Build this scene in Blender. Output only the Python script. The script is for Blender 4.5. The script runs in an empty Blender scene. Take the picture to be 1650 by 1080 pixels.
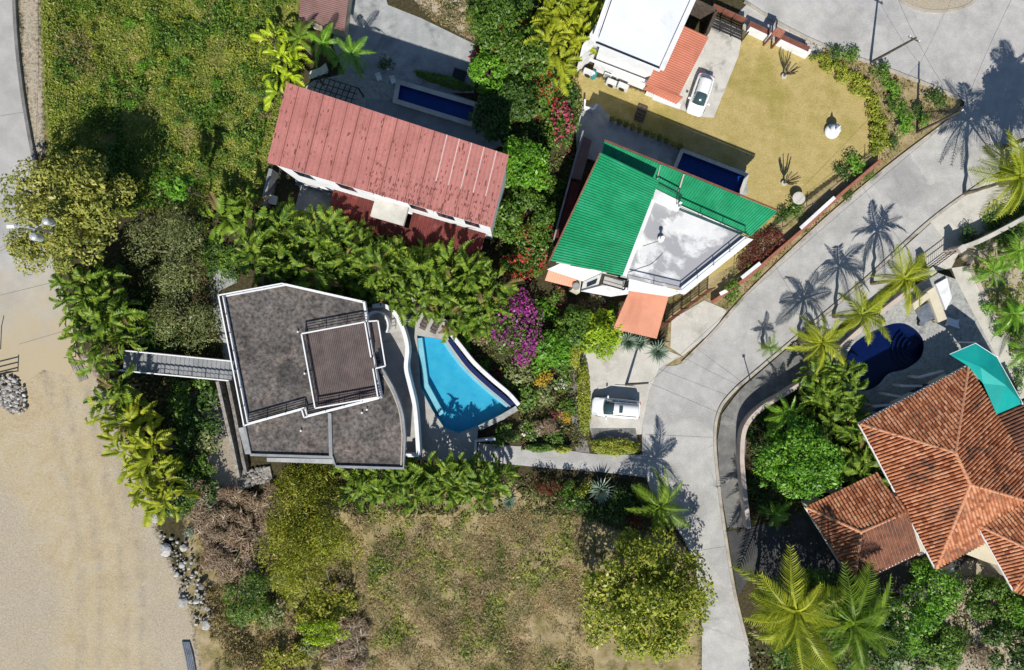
import bpy, bmesh, math, random
import numpy as np
from mathutils import Vector, Matrix
from mathutils.geometry import tessellate_polygon

scene = bpy.context.scene
COL = scene.collection
R = math.radians
rnd = random.Random(7)
rng = np.random.default_rng(11)

# ------------------------------------------------------------------ camera, sky, sun, exposure
H, F = 66.7, 1100.0            # drone height (m), focal length in photo pixels
cam_d = bpy.data.cameras.new('camera'); cam = bpy.data.objects.new('camera', cam_d); COL.objects.link(cam)
cam.location = (0, 0, H); cam.rotation_euler = (0, 0, 0)
cam_d.sensor_width = 36; cam_d.lens = 24; cam_d.clip_end = 1500
scene.camera = cam
SUN_EL, SHADOW_AZ = R(45), 0.05   # shadows run to +Y and a touch to +X
world = bpy.data.worlds.new('World'); scene.world = world; world.use_nodes = True
wn = world.node_tree.nodes; wl = world.node_tree.links
bg = wn['Background']; sky = wn.new('ShaderNodeTexSky'); sky.sky_type = 'NISHITA'; sky.sun_disc = False
sky.sun_elevation = SUN_EL; sky.sun_rotation = math.pi + SHADOW_AZ
wl.new(sky.outputs[0], bg.inputs[0]); bg.inputs[1].default_value = 0.08; sky.ozone_density = 4.0; sky.dust_density = .4
sun_d = bpy.data.lights.new('sun', 'SUN'); sun_d.energy = 5.0; sun_d.angle = R(0.5); sun_d.color = (1, .955, .88)
sun = bpy.data.objects.new('sun', sun_d); COL.objects.link(sun)
sun.rotation_euler = Vector((math.sin(SHADOW_AZ), math.cos(SHADOW_AZ), -math.tan(SUN_EL))).to_track_quat('-Z', 'Y').to_euler()
sun.location = (0, -40, 60)
vs = scene.view_settings; vs.view_transform = 'Standard'; vs.look = 'None'; vs.exposure = 0.24; vs.gamma = 1; vs.use_curve_mapping = False

# ------------------------------------------------------------------ placing
def P(px, py, z=0.0):
    s = (H - z) / F
    return Vector(((px - 825) * s, (540 - py) * s, z))
def sstep(a, b, x):
    t = np.clip((x - a) / (b - a), 0, 1); return t * t * (3 - 2 * t)
EDGE_Y = np.array([-80, -34, -24, -14, -5, 4, 14, 33, 80.])
EDGE_X = np.array([-29, -29, -31, -34, -39, -42, -44, -45.5, -46.])
PLAT = 3.0
def ground(x, y):
    xe = np.interp(y, EDGE_Y, EDGE_X)
    return PLAT * (1 - sstep(xe, xe + 11, x))
def G(x, y): return float(ground(x, y))
def PG(px, py, dz=0.0):
    z = 0.0
    for _ in range(12):
        p = P(px, py, z); z = G(p.x, p.y) + dz
    return P(px, py, z)
def inpoly(x, y, poly):
    x = np.asarray(x, float); y = np.asarray(y, float); c = np.zeros(x.shape, bool); n = len(poly)
    for i in range(n):
        x1, y1 = poly[i]; x2, y2 = poly[(i + 1) % n]
        if y1 == y2: continue
        k = ((y1 > y) != (y2 > y)) & (x < (x2 - x1) * (y - y1) / (y2 - y1) + x1)
        c ^= k
    return c
def polydist(x, y, poly):
    d = np.full(np.shape(x), 1e9); n = len(poly)
    for i in range(n):
        ax, ay = poly[i]; bx, by = poly[(i + 1) % n]
        L = (bx - ax) ** 2 + (by - ay) ** 2 + 1e-9
        t = np.clip(((x - ax) * (bx - ax) + (y - ay) * (by - ay)) / L, 0, 1)
        d = np.minimum(d, np.hypot(x - ax - t * (bx - ax), y - ay - t * (by - ay)))
    return np.where(inpoly(x, y, poly), d, -d)
def sample(poly, n, seed, mind=0, holes=()):
    r = np.random.default_rng(seed); xs = [p[0] for p in poly]; ys = [p[1] for p in poly]; out = []
    for _ in range(n * 60):
        x = r.uniform(min(xs), max(xs)); y = r.uniform(min(ys), max(ys))
        if not inpoly(x, y, poly): continue
        if any(inpoly(x, y, h) for h in holes): continue
        if mind and any((x - a) ** 2 + (y - b) ** 2 < mind * mind for a, b in out): continue
        out.append((float(x), float(y)))
        if len(out) >= n: break
    return out
def smooth_line(pts, k=6):
    out = []; n = len(pts)
    for i in range(n - 1):
        p0 = pts[max(i - 1, 0)]; p1 = pts[i]; p2 = pts[i + 1]; p3 = pts[min(i + 2, n - 1)]
        for j in range(k):
            t = j / k
            out.append(tuple(.5 * (2 * p1[a] + (p2[a] - p0[a]) * t + (2 * p0[a] - 5 * p1[a] + 4 * p2[a] - p3[a]) * t * t + (3 * p1[a] - p0[a] - 3 * p2[a] + p3[a]) * t ** 3) for a in range(len(p1))))
    out.append(tuple(pts[-1])); return out

# ------------------------------------------------------------------ materials
MATS = {}
def new_mat(name):
    m = bpy.data.materials.new(name); m.use_nodes = True; nt = m.node_tree
    for n in list(nt.nodes): nt.nodes.remove(n)
    out = nt.nodes.new('ShaderNodeOutputMaterial'); MATS[name] = m
    return m, nt.nodes, nt.links, out
def noise(N, L, coord, scale, detail=4, rough=.55, dist=0):
    n = N.new('ShaderNodeTexNoise'); n.inputs['Scale'].default_value = scale; n.inputs['Detail'].default_value = detail
    n.inputs['Roughness'].default_value = rough; n.inputs['Distortion'].default_value = dist; L.new(coord, n.inputs['Vector']); return n.outputs['Fac']
def ramp(N, L, fac, stops, interp='LINEAR'):
    r = N.new('ShaderNodeValToRGB'); r.color_ramp.interpolation = interp; e = r.color_ramp.elements
    while len(e) < len(stops): e.new(.5)
    for el, (p, c) in zip(e, stops):
        el.position = p; el.color = tuple(c[:3]) + (1,)
    if fac is not None: L.new(fac, r.inputs['Fac'])
    return r.outputs['Color']
def mth(N, L, op, a, b=None, clamp=False):
    n = N.new('ShaderNodeMath'); n.operation = op; n.use_clamp = clamp
    for i, v in enumerate((a, b)):
        if v is None: continue
        if isinstance(v, (int, float)): n.inputs[i].default_value = v
        else: L.new(v, n.inputs[i])
    return n.outputs[0]
def mixc(N, L, fac, a, b, mode='MIX'):
    n = N.new('ShaderNodeMix'); n.data_type = 'RGBA'; n.blend_type = mode
    for s, v in ((n.inputs[0], fac), (n.inputs[6], a), (n.inputs[7], b)):
        if isinstance(v, (int, float)): s.default_value = v
        elif isinstance(v, tuple): s.default_value = tuple(v[:3]) + (1,)
        else: L.new(v, s)
    return n.outputs[2]
def coordpos(N, local=False):
    if local: return N.new('ShaderNodeTexCoord').outputs['Object']
    return N.new('ShaderNodeNewGeometry').outputs['Position']
def surf(name, c1, c2, scale=1.0, c3=None, s3=.3, rough=.85, bump=.2, bscale=8, local=False, spec=.3, lo=.35, hi=.65, t3=(.55, .68), vary=0, metal=0, fine=.25, fs=None, crack=None):
    m, N, L, out = new_mat(name); co = coordpos(N, local)
    col = ramp(N, L, noise(N, L, co, scale, 6, .6), [(lo, c1), (hi, c2)])
    if c3 is not None:
        f3 = ramp(N, L, noise(N, L, co, s3, 5, .65, .4), [(t3[0], (0, 0, 0)), (t3[1], (1, 1, 1))])
        col = mixc(N, L, f3, col, c3)
    if fine:
        ff = noise(N, L, co, fs or bscale * 1.5, 3, .7)
        g = ramp(N, L, ff, [(.3, (1 - fine,) * 3), (.7, (1 + fine * .35,) * 3)])
        col = mixc(N, L, 1.0, col, g, 'MULTIPLY')
    if crack:
        wv = N.new('ShaderNodeVectorMath'); wv.operation = 'ADD'; nz = N.new('ShaderNodeTexNoise'); nz.inputs['Scale'].default_value = .8; nz.inputs['Detail'].default_value = 5; L.new(co, nz.inputs['Vector'])
        L.new(co, wv.inputs[0]); L.new(nz.outputs['Color'], wv.inputs[1]); vo = N.new('ShaderNodeTexVoronoi'); vo.feature = 'DISTANCE_TO_EDGE'; vo.inputs['Scale'].default_value = crack[0]; L.new(wv.outputs[0], vo.inputs['Vector'])
        cf = ramp(N, L, vo.outputs['Distance'], [(crack[1] * .3, (1, 1, 1)), (crack[1], (0, 0, 0))]); cm = ramp(N, L, noise(N, L, co, .13, 3), [(.48, (0, 0, 0)), (.64, (.45, .45, .45))])
        col = mixc(N, L, mth(N, L, 'MULTIPLY', cf, cm), col, tuple(x * .5 for x in c1))
        vo2 = N.new('ShaderNodeTexVoronoi'); vo2.inputs['Scale'].default_value = .14; L.new(wv.outputs[0], vo2.inputs['Vector']); sc = N.new('ShaderNodeSeparateColor'); L.new(vo2.outputs['Color'], sc.inputs[0])
        col = mixc(N, L, 1.0, col, ramp(N, L, sc.outputs[0], [(0, (.90, .90, .91)), (1, (1.06, 1.05, 1.03))]), 'MULTIPLY')
    if vary:
        oi = N.new('ShaderNodeObjectInfo').outputs['Random']
        g = ramp(N, L, oi, [(0, (1 - vary,) * 3), (1, (1 + vary * .4,) * 3)])
        col = mixc(N, L, 1.0, col, g, 'MULTIPLY')
    b = N.new('ShaderNodeBsdfPrincipled'); L.new(col, b.inputs['Base Color'])
    b.inputs['Roughness'].default_value = rough; b.inputs['Specular IOR Level'].default_value = spec; b.inputs['Metallic'].default_value = metal
    if bump:
        bp = N.new('ShaderNodeBump'); bp.inputs['Strength'].default_value = bump; bp.inputs['Distance'].default_value = .05
        L.new(noise(N, L, co, bscale, 6, .65), bp.inputs['Height']); L.new(bp.outputs[0], b.inputs['Normal'])
    L.new(b.outputs[0], out.inputs[0]); return m
def leafmat(name, cols, trans=.3, rough=.45, spec=.35, patch=None):
    m, N, L, out = new_mat(name)
    isl = N.new('ShaderNodeNewGeometry').outputs['Random Per Island']; oi = N.new('ShaderNodeObjectInfo').outputs['Random']
    f = mth(N, L, 'FRACT', mth(N, L, 'ADD', mth(N, L, 'MULTIPLY', oi, 5.37), mth(N, L, 'MULTIPLY', isl, .999)))
    gain = 1.0 if name.startswith('petal') or name in ('leaf_agave', 'leaf_red', 'twig_brown', 'straw', 'straw_weed') else 1.5
    cols = [tuple(min(.6, x * gain) for x in c) for c in cols]
    k = len(cols); col = ramp(N, L, f, [((i + .5) / k, c) for i, c in enumerate(cols)])
    co = coordpos(N)
    g = ramp(N, L, noise(N, L, co, .45, 3), [(.3, (.72, .78, .7)), (.7, (1.2, 1.12, 1.0))])
    col = mixc(N, L, 1.0, col, g, 'MULTIPLY')
    if patch:
        f3 = ramp(N, L, noise(N, L, co, patch[1], 3), [(patch[2], (0, 0, 0)), (patch[2] + .1, (1, 1, 1))]); col = mixc(N, L, f3, col, patch[0])
    b = N.new('ShaderNodeBsdfPrincipled'); L.new(col, b.inputs['Base Color']); b.inputs['Roughness'].default_value = rough; b.inputs['Specular IOR Level'].default_value = spec
    t = N.new('ShaderNodeBsdfTranslucent'); L.new(mixc(N, L, 1.0, col, (1.0, 1.1, .55), 'MULTIPLY'), t.inputs[0])
    mx = N.new('ShaderNodeMixShader'); mx.inputs[0].default_value = trans
    L.new(b.outputs[0], mx.inputs[1]); L.new(t.outputs[0], mx.inputs[2]); L.new(mx.outputs[0], out.inputs[0]); return m
def flat(name, c, rough=.5, spec=.4, metal=0, coat=0):
    m, N, L, out = new_mat(name); b = N.new('ShaderNodeBsdfPrincipled')
    b.inputs['Base Color'].default_value = tuple(c) + (1,); b.inputs['Roughness'].default_value = rough
    b.inputs['Specular IOR Level'].default_value = spec; b.inputs['Metallic'].default_value = metal; b.inputs['Coat Weight'].default_value = coat
    L.new(b.outputs[0], out.inputs[0]); return m
def watermat(name, tint):
    m, N, L, out = new_mat(name); co = coordpos(N)
    bp = N.new('ShaderNodeBump'); bp.inputs['Strength'].default_value = .35; bp.inputs['Distance'].default_value = .04
    L.new(noise(N, L, co, 2.2, 3), bp.inputs['Height'])
    t = N.new('ShaderNodeBsdfTransparent'); t.inputs[0].default_value = tuple(tint) + (1,)
    g = N.new('ShaderNodeBsdfGlossy'); g.inputs['Roughness'].default_value = .03; L.new(bp.outputs[0], g.inputs['Normal'])
    fr = N.new('ShaderNodeFresnel'); fr.inputs[0].default_value = 1.33; L.new(bp.outputs[0], fr.inputs['Normal'])
    mx = N.new('ShaderNodeMixShader'); L.new(fr.outputs[0], mx.inputs[0]); L.new(t.outputs[0], mx.inputs[1]); L.new(g.outputs[0], mx.inputs[2])
    L.new(mx.outputs[0], out.inputs[0]); return m

# ------------------------------------------------------------------ mesh building
ORG = {}
def link(o, parent=None):
    COL.objects.link(o)
    if parent is not None: o.parent = parent
    return o
def tag(o, label=None, cat=None, group=None, kind=None):
    if label: o['label'] = label
    if cat: o['category'] = cat
    if group: o['group'] = group
    if kind: o['kind'] = kind
    return o
def thing(name, loc, label, cat, group=None, rz=0):
    o = bpy.data.objects.new(name, None); o.empty_display_size = .3; o.location = loc; o.rotation_euler = (0, 0, rz); link(o)
    ORG[o.name] = Vector(loc); return tag(o, label, cat, group)
class MB:
    def __init__(s): s.v = []; s.f = []
    def add(s, vs_, fs):
        k = len(s.v); s.v += [tuple(v) for v in vs_]; s.f += [tuple(i + k for i in f) for f in fs]; return s
    def box(s, c, size, rz=0, rot=None):
        hx, hy, hz = size[0] / 2, size[1] / 2, size[2] / 2
        M = rot if rot is not None else Matrix.Rotation(rz, 3, 'Z'); c = Vector(c)
        pts = [c + M @ Vector((x * hx, y * hy, z * hz)) for z in (-1, 1) for x, y in ((-1, -1), (1, -1), (1, 1), (-1, 1))]
        return s.add(pts, [(3, 2, 1, 0), (4, 5, 6, 7), (0, 1, 5, 4), (1, 2, 6, 5), (2, 3, 7, 6), (3, 0, 4, 7)])
    def beam(s, a, b, w, h):
        a = Vector(a); b = Vector(b); d = b - a; L_ = d.length
        if L_ < 1e-5: return s
        x = d / L_; up = Vector((0, 0, 1)) if abs(x.z) < .95 else Vector((1, 0, 0)); y = up.cross(x).normalized(); z = x.cross(y)
        M = Matrix((x, y, z)).transposed(); return s.box((a + b) / 2, (L_, w, h), rot=M)
    def prism(s, poly, z0, z1, bottom=True):
        pts = [Vector((p[0], p[1])) for p in poly]
        a = sum(pts[i].x * pts[(i + 1) % len(pts)].y - pts[(i + 1) % len(pts)].x * pts[i].y for i in range(len(pts)))
        if a < 0: pts.reverse()
        n = len(pts); f0 = lambda p: z0(p.x, p.y) if callable(z0) else z0; f1 = lambda p: z1(p.x, p.y) if callable(z1) else z1
        vs_ = [(p.x, p.y, f0(p)) for p in pts] + [(p.x, p.y, f1(p)) for p in pts]
        fs = [tuple(n + i for i in range(n))] + [(i, (i + 1) % n, n + (i + 1) % n, n + i) for i in range(n)]
        if bottom: fs.append(tuple(range(n - 1, -1, -1)))
        return s.add(vs_, fs)
    def tube(s, pts, rad, n=6, cap=True):
        pts = [Vector(p) for p in pts]; m = len(pts); vs_ = []
        if not hasattr(rad, '__len__'): rad = [rad] * m
        for i, p in enumerate(pts):
            d = (pts[min(i + 1, m - 1)] - pts[max(i - 1, 0)]).normalized(); up = Vector((0, 0, 1)) if abs(d.z) < .9 else Vector((1, 0, 0))
            a = d.cross(up).normalized(); b = a.cross(d)
            vs_ += [p + (a * math.cos(t * 2 * math.pi / n) + b * math.sin(t * 2 * math.pi / n)) * rad[i] for t in range(n)]
        fs = [(i * n + t, i * n + (t + 1) % n, (i + 1) * n + (t + 1) % n, (i + 1) * n + t) for i in range(m - 1) for t in range(n)]
        if cap: fs += [tuple(range(n)), tuple((m - 1) * n + t for t in range(n - 1, -1, -1))]
        return s.add(vs_, fs)
    def lathe(s, prof, c=(0, 0, 0), n=16):
        c = Vector(c); m = len(prof); vs_ = [c + Vector((r * math.cos(t * 2 * math.pi / n), r * math.sin(t * 2 * math.pi / n), z)) for r, z in prof for t in range(n)]
        fs = [(i * n + t, i * n + (t + 1) % n, (i + 1) * n + (t + 1) % n, (i + 1) * n + t) for i in range(m - 1) for t in range(n)]
        fs += [tuple(range(n - 1, -1, -1)), tuple((m - 1) * n + t for t in range(n))]
        return s.add(vs_, fs)
    def sheet(s, poly, z, holes=()):
        loops = [[Vector((p[0], p[1], 0)) for p in l] for l in [poly] + list(holes)]
        flatv = [p for l in loops for p in l]; tris = tessellate_polygon(loops)
        zz = (lambda p: z(p.x, p.y)) if callable(z) else (lambda p: z)
        fs = []
        for t in tris:
            a, b, c = (flatv[i] for i in t)
            fs.append(tuple(t) if (b - a).cross(c - a).z > 0 else tuple(reversed(t)))
        return s.add([(p.x, p.y, zz(p)) for p in flatv], fs)
    def mesh(s, name, mat, off=Vector((0, 0, 0)), smooth=False):
        me = bpy.data.meshes.new(name); me.from_pydata([(v[0] - off[0], v[1] - off[1], v[2] - off[2]) for v in s.v], [], s.f); me.update()
        if mat: me.materials.append(MATS[mat] if isinstance(mat, str) else mat)
        if smooth: me.shade_smooth()
        return me
    def build(s, name, mat, parent=None, smooth=False, bevel=0, org=None):
        if parent is not None: off = ORG[parent.name]
        elif org is not None: off = Vector(org)
        else: off = Vector((0, 0, 0))
        o = bpy.data.objects.new(name, s.mesh(name, mat, off, smooth)); link(o, parent); ORG[o.name] = off
        if parent is None and org is not None: o.location = off
        if bevel:
            b = o.modifiers.new('bevel', 'BEVEL'); b.width = bevel; b.segments = 2; b.limit_method = 'ANGLE'
        return o
def W(pxs, z=0): return [P(a, b, z) for a, b in pxs]
def np_mesh(name, verts, quads, mat):
    me = bpy.data.meshes.new(name); nv, nf = len(verts), len(quads); k = quads.shape[1]
    me.vertices.add(nv); me.vertices.foreach_set('co', np.ascontiguousarray(verts, np.float32).ravel())
    me.loops.add(nf * k); me.loops.foreach_set('vertex_index', np.ascontiguousarray(quads, np.int32).ravel())
    me.polygons.add(nf); me.polygons.foreach_set('loop_start', np.arange(0, nf * k, k, dtype=np.int32))
    me.update(calc_edges=True)
    if mat: me.materials.append(MATS[mat] if isinstance(mat, str) else mat)
    return me
def leaves_np(pos, nrm, size, r, aspect=.5):
    n = len(pos); nrm = nrm / (np.linalg.norm(nrm, axis=1, keepdims=True) + 1e-9)
    t = r.normal(size=(n, 3)); t -= (t * nrm).sum(1, keepdims=True) * nrm; t /= np.linalg.norm(t, axis=1, keepdims=True) + 1e-9
    b = np.cross(nrm, t); l = size * np.clip(r.lognormal(-.12, .38, n), .4, 2.0); l = l[:, None]; w = l * aspect
    bend = nrm * l * .12
    v = np.stack([pos - t * l / 2, pos + b * w / 2 + bend, pos + t * l / 2, pos - b * w / 2 + bend], 1).reshape(-1, 3)
    q = np.arange(4 * n).reshape(n, 4); return v, q
def cloud(r, n, rx, ry, rz, leaf, clumps=26, cr=.34, up=.6, aspect=.5, shell=.55, zmin=-.55):
    d = r.normal(size=(clumps * 4, 3)); d /= np.linalg.norm(d, axis=1, keepdims=True); d = d[d[:, 2] > zmin][:clumps]
    rad = shell + (1 - cr * .6 - shell) * r.uniform(0, 1, len(d)) ** .7
    c = d * rad[:, None] * (1 + r.normal(0, .07, (len(d), 1))); crs = cr * r.uniform(.4, 1.4, len(d))
    w = crs ** 2; idx = r.choice(len(d), n, p=w / w.sum())
    o = r.normal(size=(n, 3)); o /= np.linalg.norm(o, axis=1, keepdims=True)
    p = c[idx] + o * (crs[idx] * r.uniform(.25, 1, n) ** .45)[:, None]
    S = np.array([rx, ry, rz]); nr = o * .7 + np.array([0, 0, up]) + r.normal(0, .45, (n, 3))
    v, q = leaves_np(p * S, nr, leaf, r, aspect); return v, q, c * S

# ------------------------------------------------------------------ material library
surf('concrete_road', (.385, .378, .36), (.475, .468, .45), .8, (.31, .305, .295), .22, bump=.3, bscale=7, fine=.25, t3=(.5, .72), crack=(.11, .012))
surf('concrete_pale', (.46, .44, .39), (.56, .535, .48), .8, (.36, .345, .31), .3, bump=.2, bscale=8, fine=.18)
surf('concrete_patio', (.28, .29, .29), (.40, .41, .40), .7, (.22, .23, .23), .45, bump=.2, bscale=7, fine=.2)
surf('yard_shade_dark', (.045, .045, .047), (.075, .074, .072), .8, (.10, .095, .09), .4, bump=.4, bscale=10, fine=.3)  # paving colour darkened to carry the tree shade over the yard
surf('pavement_dark', (.13, .13, .125), (.22, .215, .20), .8, (.30, .29, .27), .35, bump=.4, bscale=10, fine=.35)
surf('driveway_stained', (.48, .46, .41), (.58, .56, .51), .9, (.20, .19, .175), .32, bump=.25, bscale=9, t3=(.54, .66))
surf('kerb', (.34, .31, .26), (.46, .42, .36), 1.2, (.2, .18, .15), .5, bump=.3)
surf('stone_deck', (.27, .28, .27), (.42, .42, .39), 3.0, (.2, .2, .19), 1.2, bump=.3, bscale=5)
surf('deck_concrete', (.37, .355, .33), (.45, .435, .40), .9, (.30, .29, .27), .5, bump=.15)
surf('white_paint', (.66, .67, .68), (.76, .765, .77), .8, (.58, .585, .58), .6, rough=.6, bump=.05, fine=.06)
surf('white_roof', (.66, .685, .74), (.73, .75, .79), .5, (.58, .60, .64), .35, rough=.6, bump=.06, fine=.06)
surf('terrace_white', (.60, .60, .61), (.70, .695, .68), .7, (.33, .33, .345), .17, rough=.7, bump=.06, fine=.1, t3=(.44, .50))
surf('cream_wall', (.55, .49, .36), (.66, .60, .45), .7, bump=.1, fine=.1)
surf('pink_wall', (.46, .38, .33), (.55, .46, .40), .8, (.35, .29, .25), .6, bump=.2)
surf('gravel_roof', (.052, .048, .045), (.175, .158, .145), .33, (.225, .185, .16), .45, bump=1.0, bscale=5, fine=.75, fs=3.0, t3=(.5, .72), lo=.32, hi=.66)
surf('deck_wood', (.095, .072, .066), (.155, .12, .11), .9, (.10, .09, .085), .4, rough=.75, bump=.2, fine=.25, local=False)
surf('grey_ledge', (.22, .23, .24), (.30, .31, .32), 1, bump=.15)
surf('stone_rubble', (.20, .185, .165), (.42, .395, .355), 2.5, bump=.8, bscale=7, fine=.5, vary=.35)
surf('boulder_white', (.36, .345, .32), (.52, .51, .49), 2.5, (.26, .23, .19), .9, bump=.7, bscale=4, vary=.2)
surf('pink_metal', (.38, .145, .125), (.44, .178, .155), .45, (.33, .125, .105), .6, rough=.6, bump=.03, fine=.16, fs=5, spec=.4, vary=.07)
surf('rust_mark', (.11, .04, .035), (.16, .06, .05), 3, bump=0, fine=.2)
surf('seam_dark', (.17, .065, .06), (.25, .09, .085), 2, bump=0, fine=.2)
surf('seam_white', (.50, .40, .38), (.58, .48, .45), 2, bump=0, fine=.1)
surf('green_metal', (.004, .235, .09), (.008, .29, .115), .5, (.025, .33, .155), .35, rough=.55, bump=.02, fine=.2, fs=2.5, t3=(.45, .7), spec=.35, vary=.06)
surf('salmon_metal', (.46, .165, .105), (.53, .205, .135), .5, (.42, .15, .10), .3, rough=.6, bump=.03, fine=.1, vary=.05)
surf('orange_sheet', (.58, .27, .17), (.65, .315, .20), .5, (.54, .24, .15), .3, rough=.6, bump=.03, fine=.08, vary=.04)
surf('maroon_roof', (.085, .016, .013), (.14, .025, .02), 1.0, (.17, .045, .034), .8, rough=.7, bump=.2, bscale=6, fine=.25, vary=.1)  # maroon darkened, the hedge's shade on the awnings is put into it
surf('dusky_roof', (.20, .115, .10), (.27, .16, .145), .6, rough=.65, bump=.05, fine=.15)
surf('teal_cloth', (.0, .27, .245), (.005, .34, .30), .4, rough=.6, bump=.1, bscale=3, fine=.05)
surf('brown_wood', (.17, .065, .042), (.25, .10, .065), 2, bump=.3, fine=.3, vary=.2)
surf('dark_wood', (.06, .045, .035), (.11, .085, .065), 3, bump=.3, fine=.3, vary=.15)
surf('brick_red', (.27, .105, .065), (.36, .15, .10), 3, bump=.4, fine=.3)
surf('pool_turquoise', (.035, .36, .55), (.055, .42, .60), .8, rough=.4, bump=0, fine=.05)
surf('pool_tile_blue', (.012, .10, .36), (.018, .13, .42), 1.2, rough=.4, bump=0, fine=.1)
surf('pool_tile_navy', (.004, .012, .07), (.006, .018, .09), 1.2, rough=.4, bump=0, fine=.1)
surf('pool_step', (.25, .50, .58), (.32, .56, .64), 1, rough=.4, bump=0, fine=.05)
surf('palm_trunk', (.14, .115, .085), (.25, .21, .16), 3, bump=.6, bscale=6, fine=.4)
surf('bark', (.10, .08, .06), (.20, .165, .125), 2.5, bump=.6, bscale=8, fine=.4)
surf('bark_pale', (.36, .33, .28), (.50, .46, .40), 2.5, bump=.4, bscale=8, fine=.25)
surf('pole_wood', (.07, .058, .048), (.13, .11, .09), 2, bump=.4, fine=.3)
surf('galvanised', (.42, .44, .46), (.55, .57, .59), 2, rough=.45, bump=0, fine=.1, metal=.3)
surf('pot_clay', (.10, .06, .045), (.18, .10, .075), 3, bump=.2, fine=.2)
surf('tarp_grey', (.10, .12, .15), (.17, .19, .23), 1.5, rough=.6, bump=.3, bscale=5, fine=.2)
surf('hvac_case', (.50, .51, .50), (.60, .61, .60), 2, rough=.5, bump=0, fine=.1)
flat('black_metal', (.015, .015, .017), .45); flat('white_rail', (.74, .75, .76), .45); flat('dark_green_rail', (.005, .05, .028), .5)
flat('cable', (.02, .02, .02), .6); flat('car_white', (.78, .79, .80), .25, .5, 0, .8); flat('car_glass', (.035, .062, .07), .08, .9)
flat('car_black', (.012, .012, .013), .5); flat('tyre', (.018, .018, .018), .85, .2); flat('rim', (.45, .46, .47), .3, .5, .7)
flat('lamp_red', (.35, .01, .01), .2); flat('lamp_clear', (.6, .62, .64), .12, .6); flat('window_glass', (.02, .03, .04), .05, .6)
flat('porcelain', (.72, .72, .70), .3); flat('plastic_teal', (.02, .22, .25), .4)
watermat('water_clear', (.86, .97, .985)); watermat('water_deep', (.55, .72, .88))
def tilemat():
    m, N, L, out = new_mat('terracotta')
    geo = N.new('ShaderNodeNewGeometry'); oi = N.new('ShaderNodeObjectInfo').outputs['Random']
    f = mth(N, L, 'FRACT', mth(N, L, 'ADD', mth(N, L, 'MULTIPLY', oi, 5.37), geo.outputs['Random Per Island']))
    col = ramp(N, L, f, [(0, (.25, .08, .036)), (.3, (.43, .165, .075)), (.7, (.56, .24, .12)), (1, (.62, .33, .19))])
    co = geo.outputs['Position']
    l1 = ramp(N, L, mth(N, L, 'ADD', noise(N, L, co, .42, 5, .6), mth(N, L, 'MULTIPLY', f, .17)), [(.65, (0, 0, 0)), (.78, (.9, .9, .9))])
    col = mixc(N, L, l1, col, (.10, .055, .04))
    g = ramp(N, L, noise(N, L, co, 7, 4, .7), [(.3, (.7, .68, .66)), (.7, (1.1, 1.1, 1.1))]); col = mixc(N, L, 1.0, col, g, 'MULTIPLY')
    b = N.new('ShaderNodeBsdfPrincipled'); L.new(col, b.inputs['Base Color']); b.inputs['Roughness'].default_value = .85; b.inputs['Specular IOR Level'].default_value = .2
    L.new(b.outputs[0], out.inputs[0])
tilemat()
surf('terracotta_dark', (.13, .062, .038), (.26, .115, .066), 1.4, (.10, .055, .04), .5, bump=.2, fine=.35, vary=.2)  # darker brown tile tone for one wing plane and the porch roof
surf('terracotta_ridge', (.50, .22, .115), (.60, .30, .17), 2, bump=.2, fine=.2)
leafmat('leaf_olive', [(.12, .14, .026), (.20, .22, .048), (.30, .29, .075), (.24, .25, .055)], .3)
leafmat('leaf_yellowgreen', [(.10, .14, .014), (.17, .215, .02), (.25, .27, .03), (.30, .30, .05)], .28)
leafmat('leaf_feather', [(.13, .15, .018), (.22, .24, .025), (.32, .31, .035), (.18, .20, .025)], .4)
leafmat('leaf_greygreen', [(.10, .13, .05), (.16, .19, .075), (.21, .23, .10), (.13, .15, .06)], .3)
leafmat('leaf_bright', [(.055, .14, .012), (.10, .24, .018), (.15, .31, .03), (.08, .19, .014)], .3)
leafmat('leaf_mid', [(.04, .09, .012), (.08, .15, .02), (.12, .20, .03), (.06, .12, .016)], .25)
leafmat('leaf_dark', [(.02, .05, .01), (.04, .085, .014), (.065, .12, .02), (.03, .07, .012)], .2)
leafmat('leaf_lime', [(.16, .26, .014), (.25, .37, .02), (.32, .42, .03)], .35)
leafmat('leaf_yellow', [(.40, .27, .02), (.34, .30, .03), (.45, .20, .02)], .3)
leafmat('leaf_red', [(.15, .03, .025), (.22, .045, .03), (.10, .035, .022), (.13, .07, .03)], .25)
leafmat('petal_magenta', [(.36, .03, .30), (.45, .07, .42), (.30, .04, .27), (.40, .10, .28)], .3)
leafmat('petal_red', [(.45, .02, .035), (.55, .05, .07), (.40, .06, .03)], .3)
leafmat('petal_pink', [(.55, .06, .16), (.60, .14, .22), (.45, .05, .12)], .3)
leafmat('petal_white', [(.6, .6, .5), (.68, .66, .55)], .3)
leafmat('leaf_agave', [(.14, .21, .17), (.20, .28, .23), (.25, .33, .28)], .1, .4)
leafmat('frond_green', [(.07, .13, .012), (.12, .20, .018), (.17, .25, .025), (.09, .15, .014)], .3, .5, .3)
leafmat('frond_yellow', [(.16, .20, .014), (.25, .28, .02), (.30, .31, .03), (.20, .24, .016)], .32, .5, .3)
leafmat('frond_bright', [(.08, .19, .016), (.14, .28, .025), (.18, .33, .03)], .3, .38, .5)
leafmat('frond_lime', [(.22, .33, .012), (.30, .42, .02), (.36, .45, .03)], .35, .4, .4)
leafmat('frond_hedge', [(.045, .095, .010), (.08, .145, .014), (.13, .19, .02), (.18, .225, .026), (.055, .11, .012)], .25, .5, .3)
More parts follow.
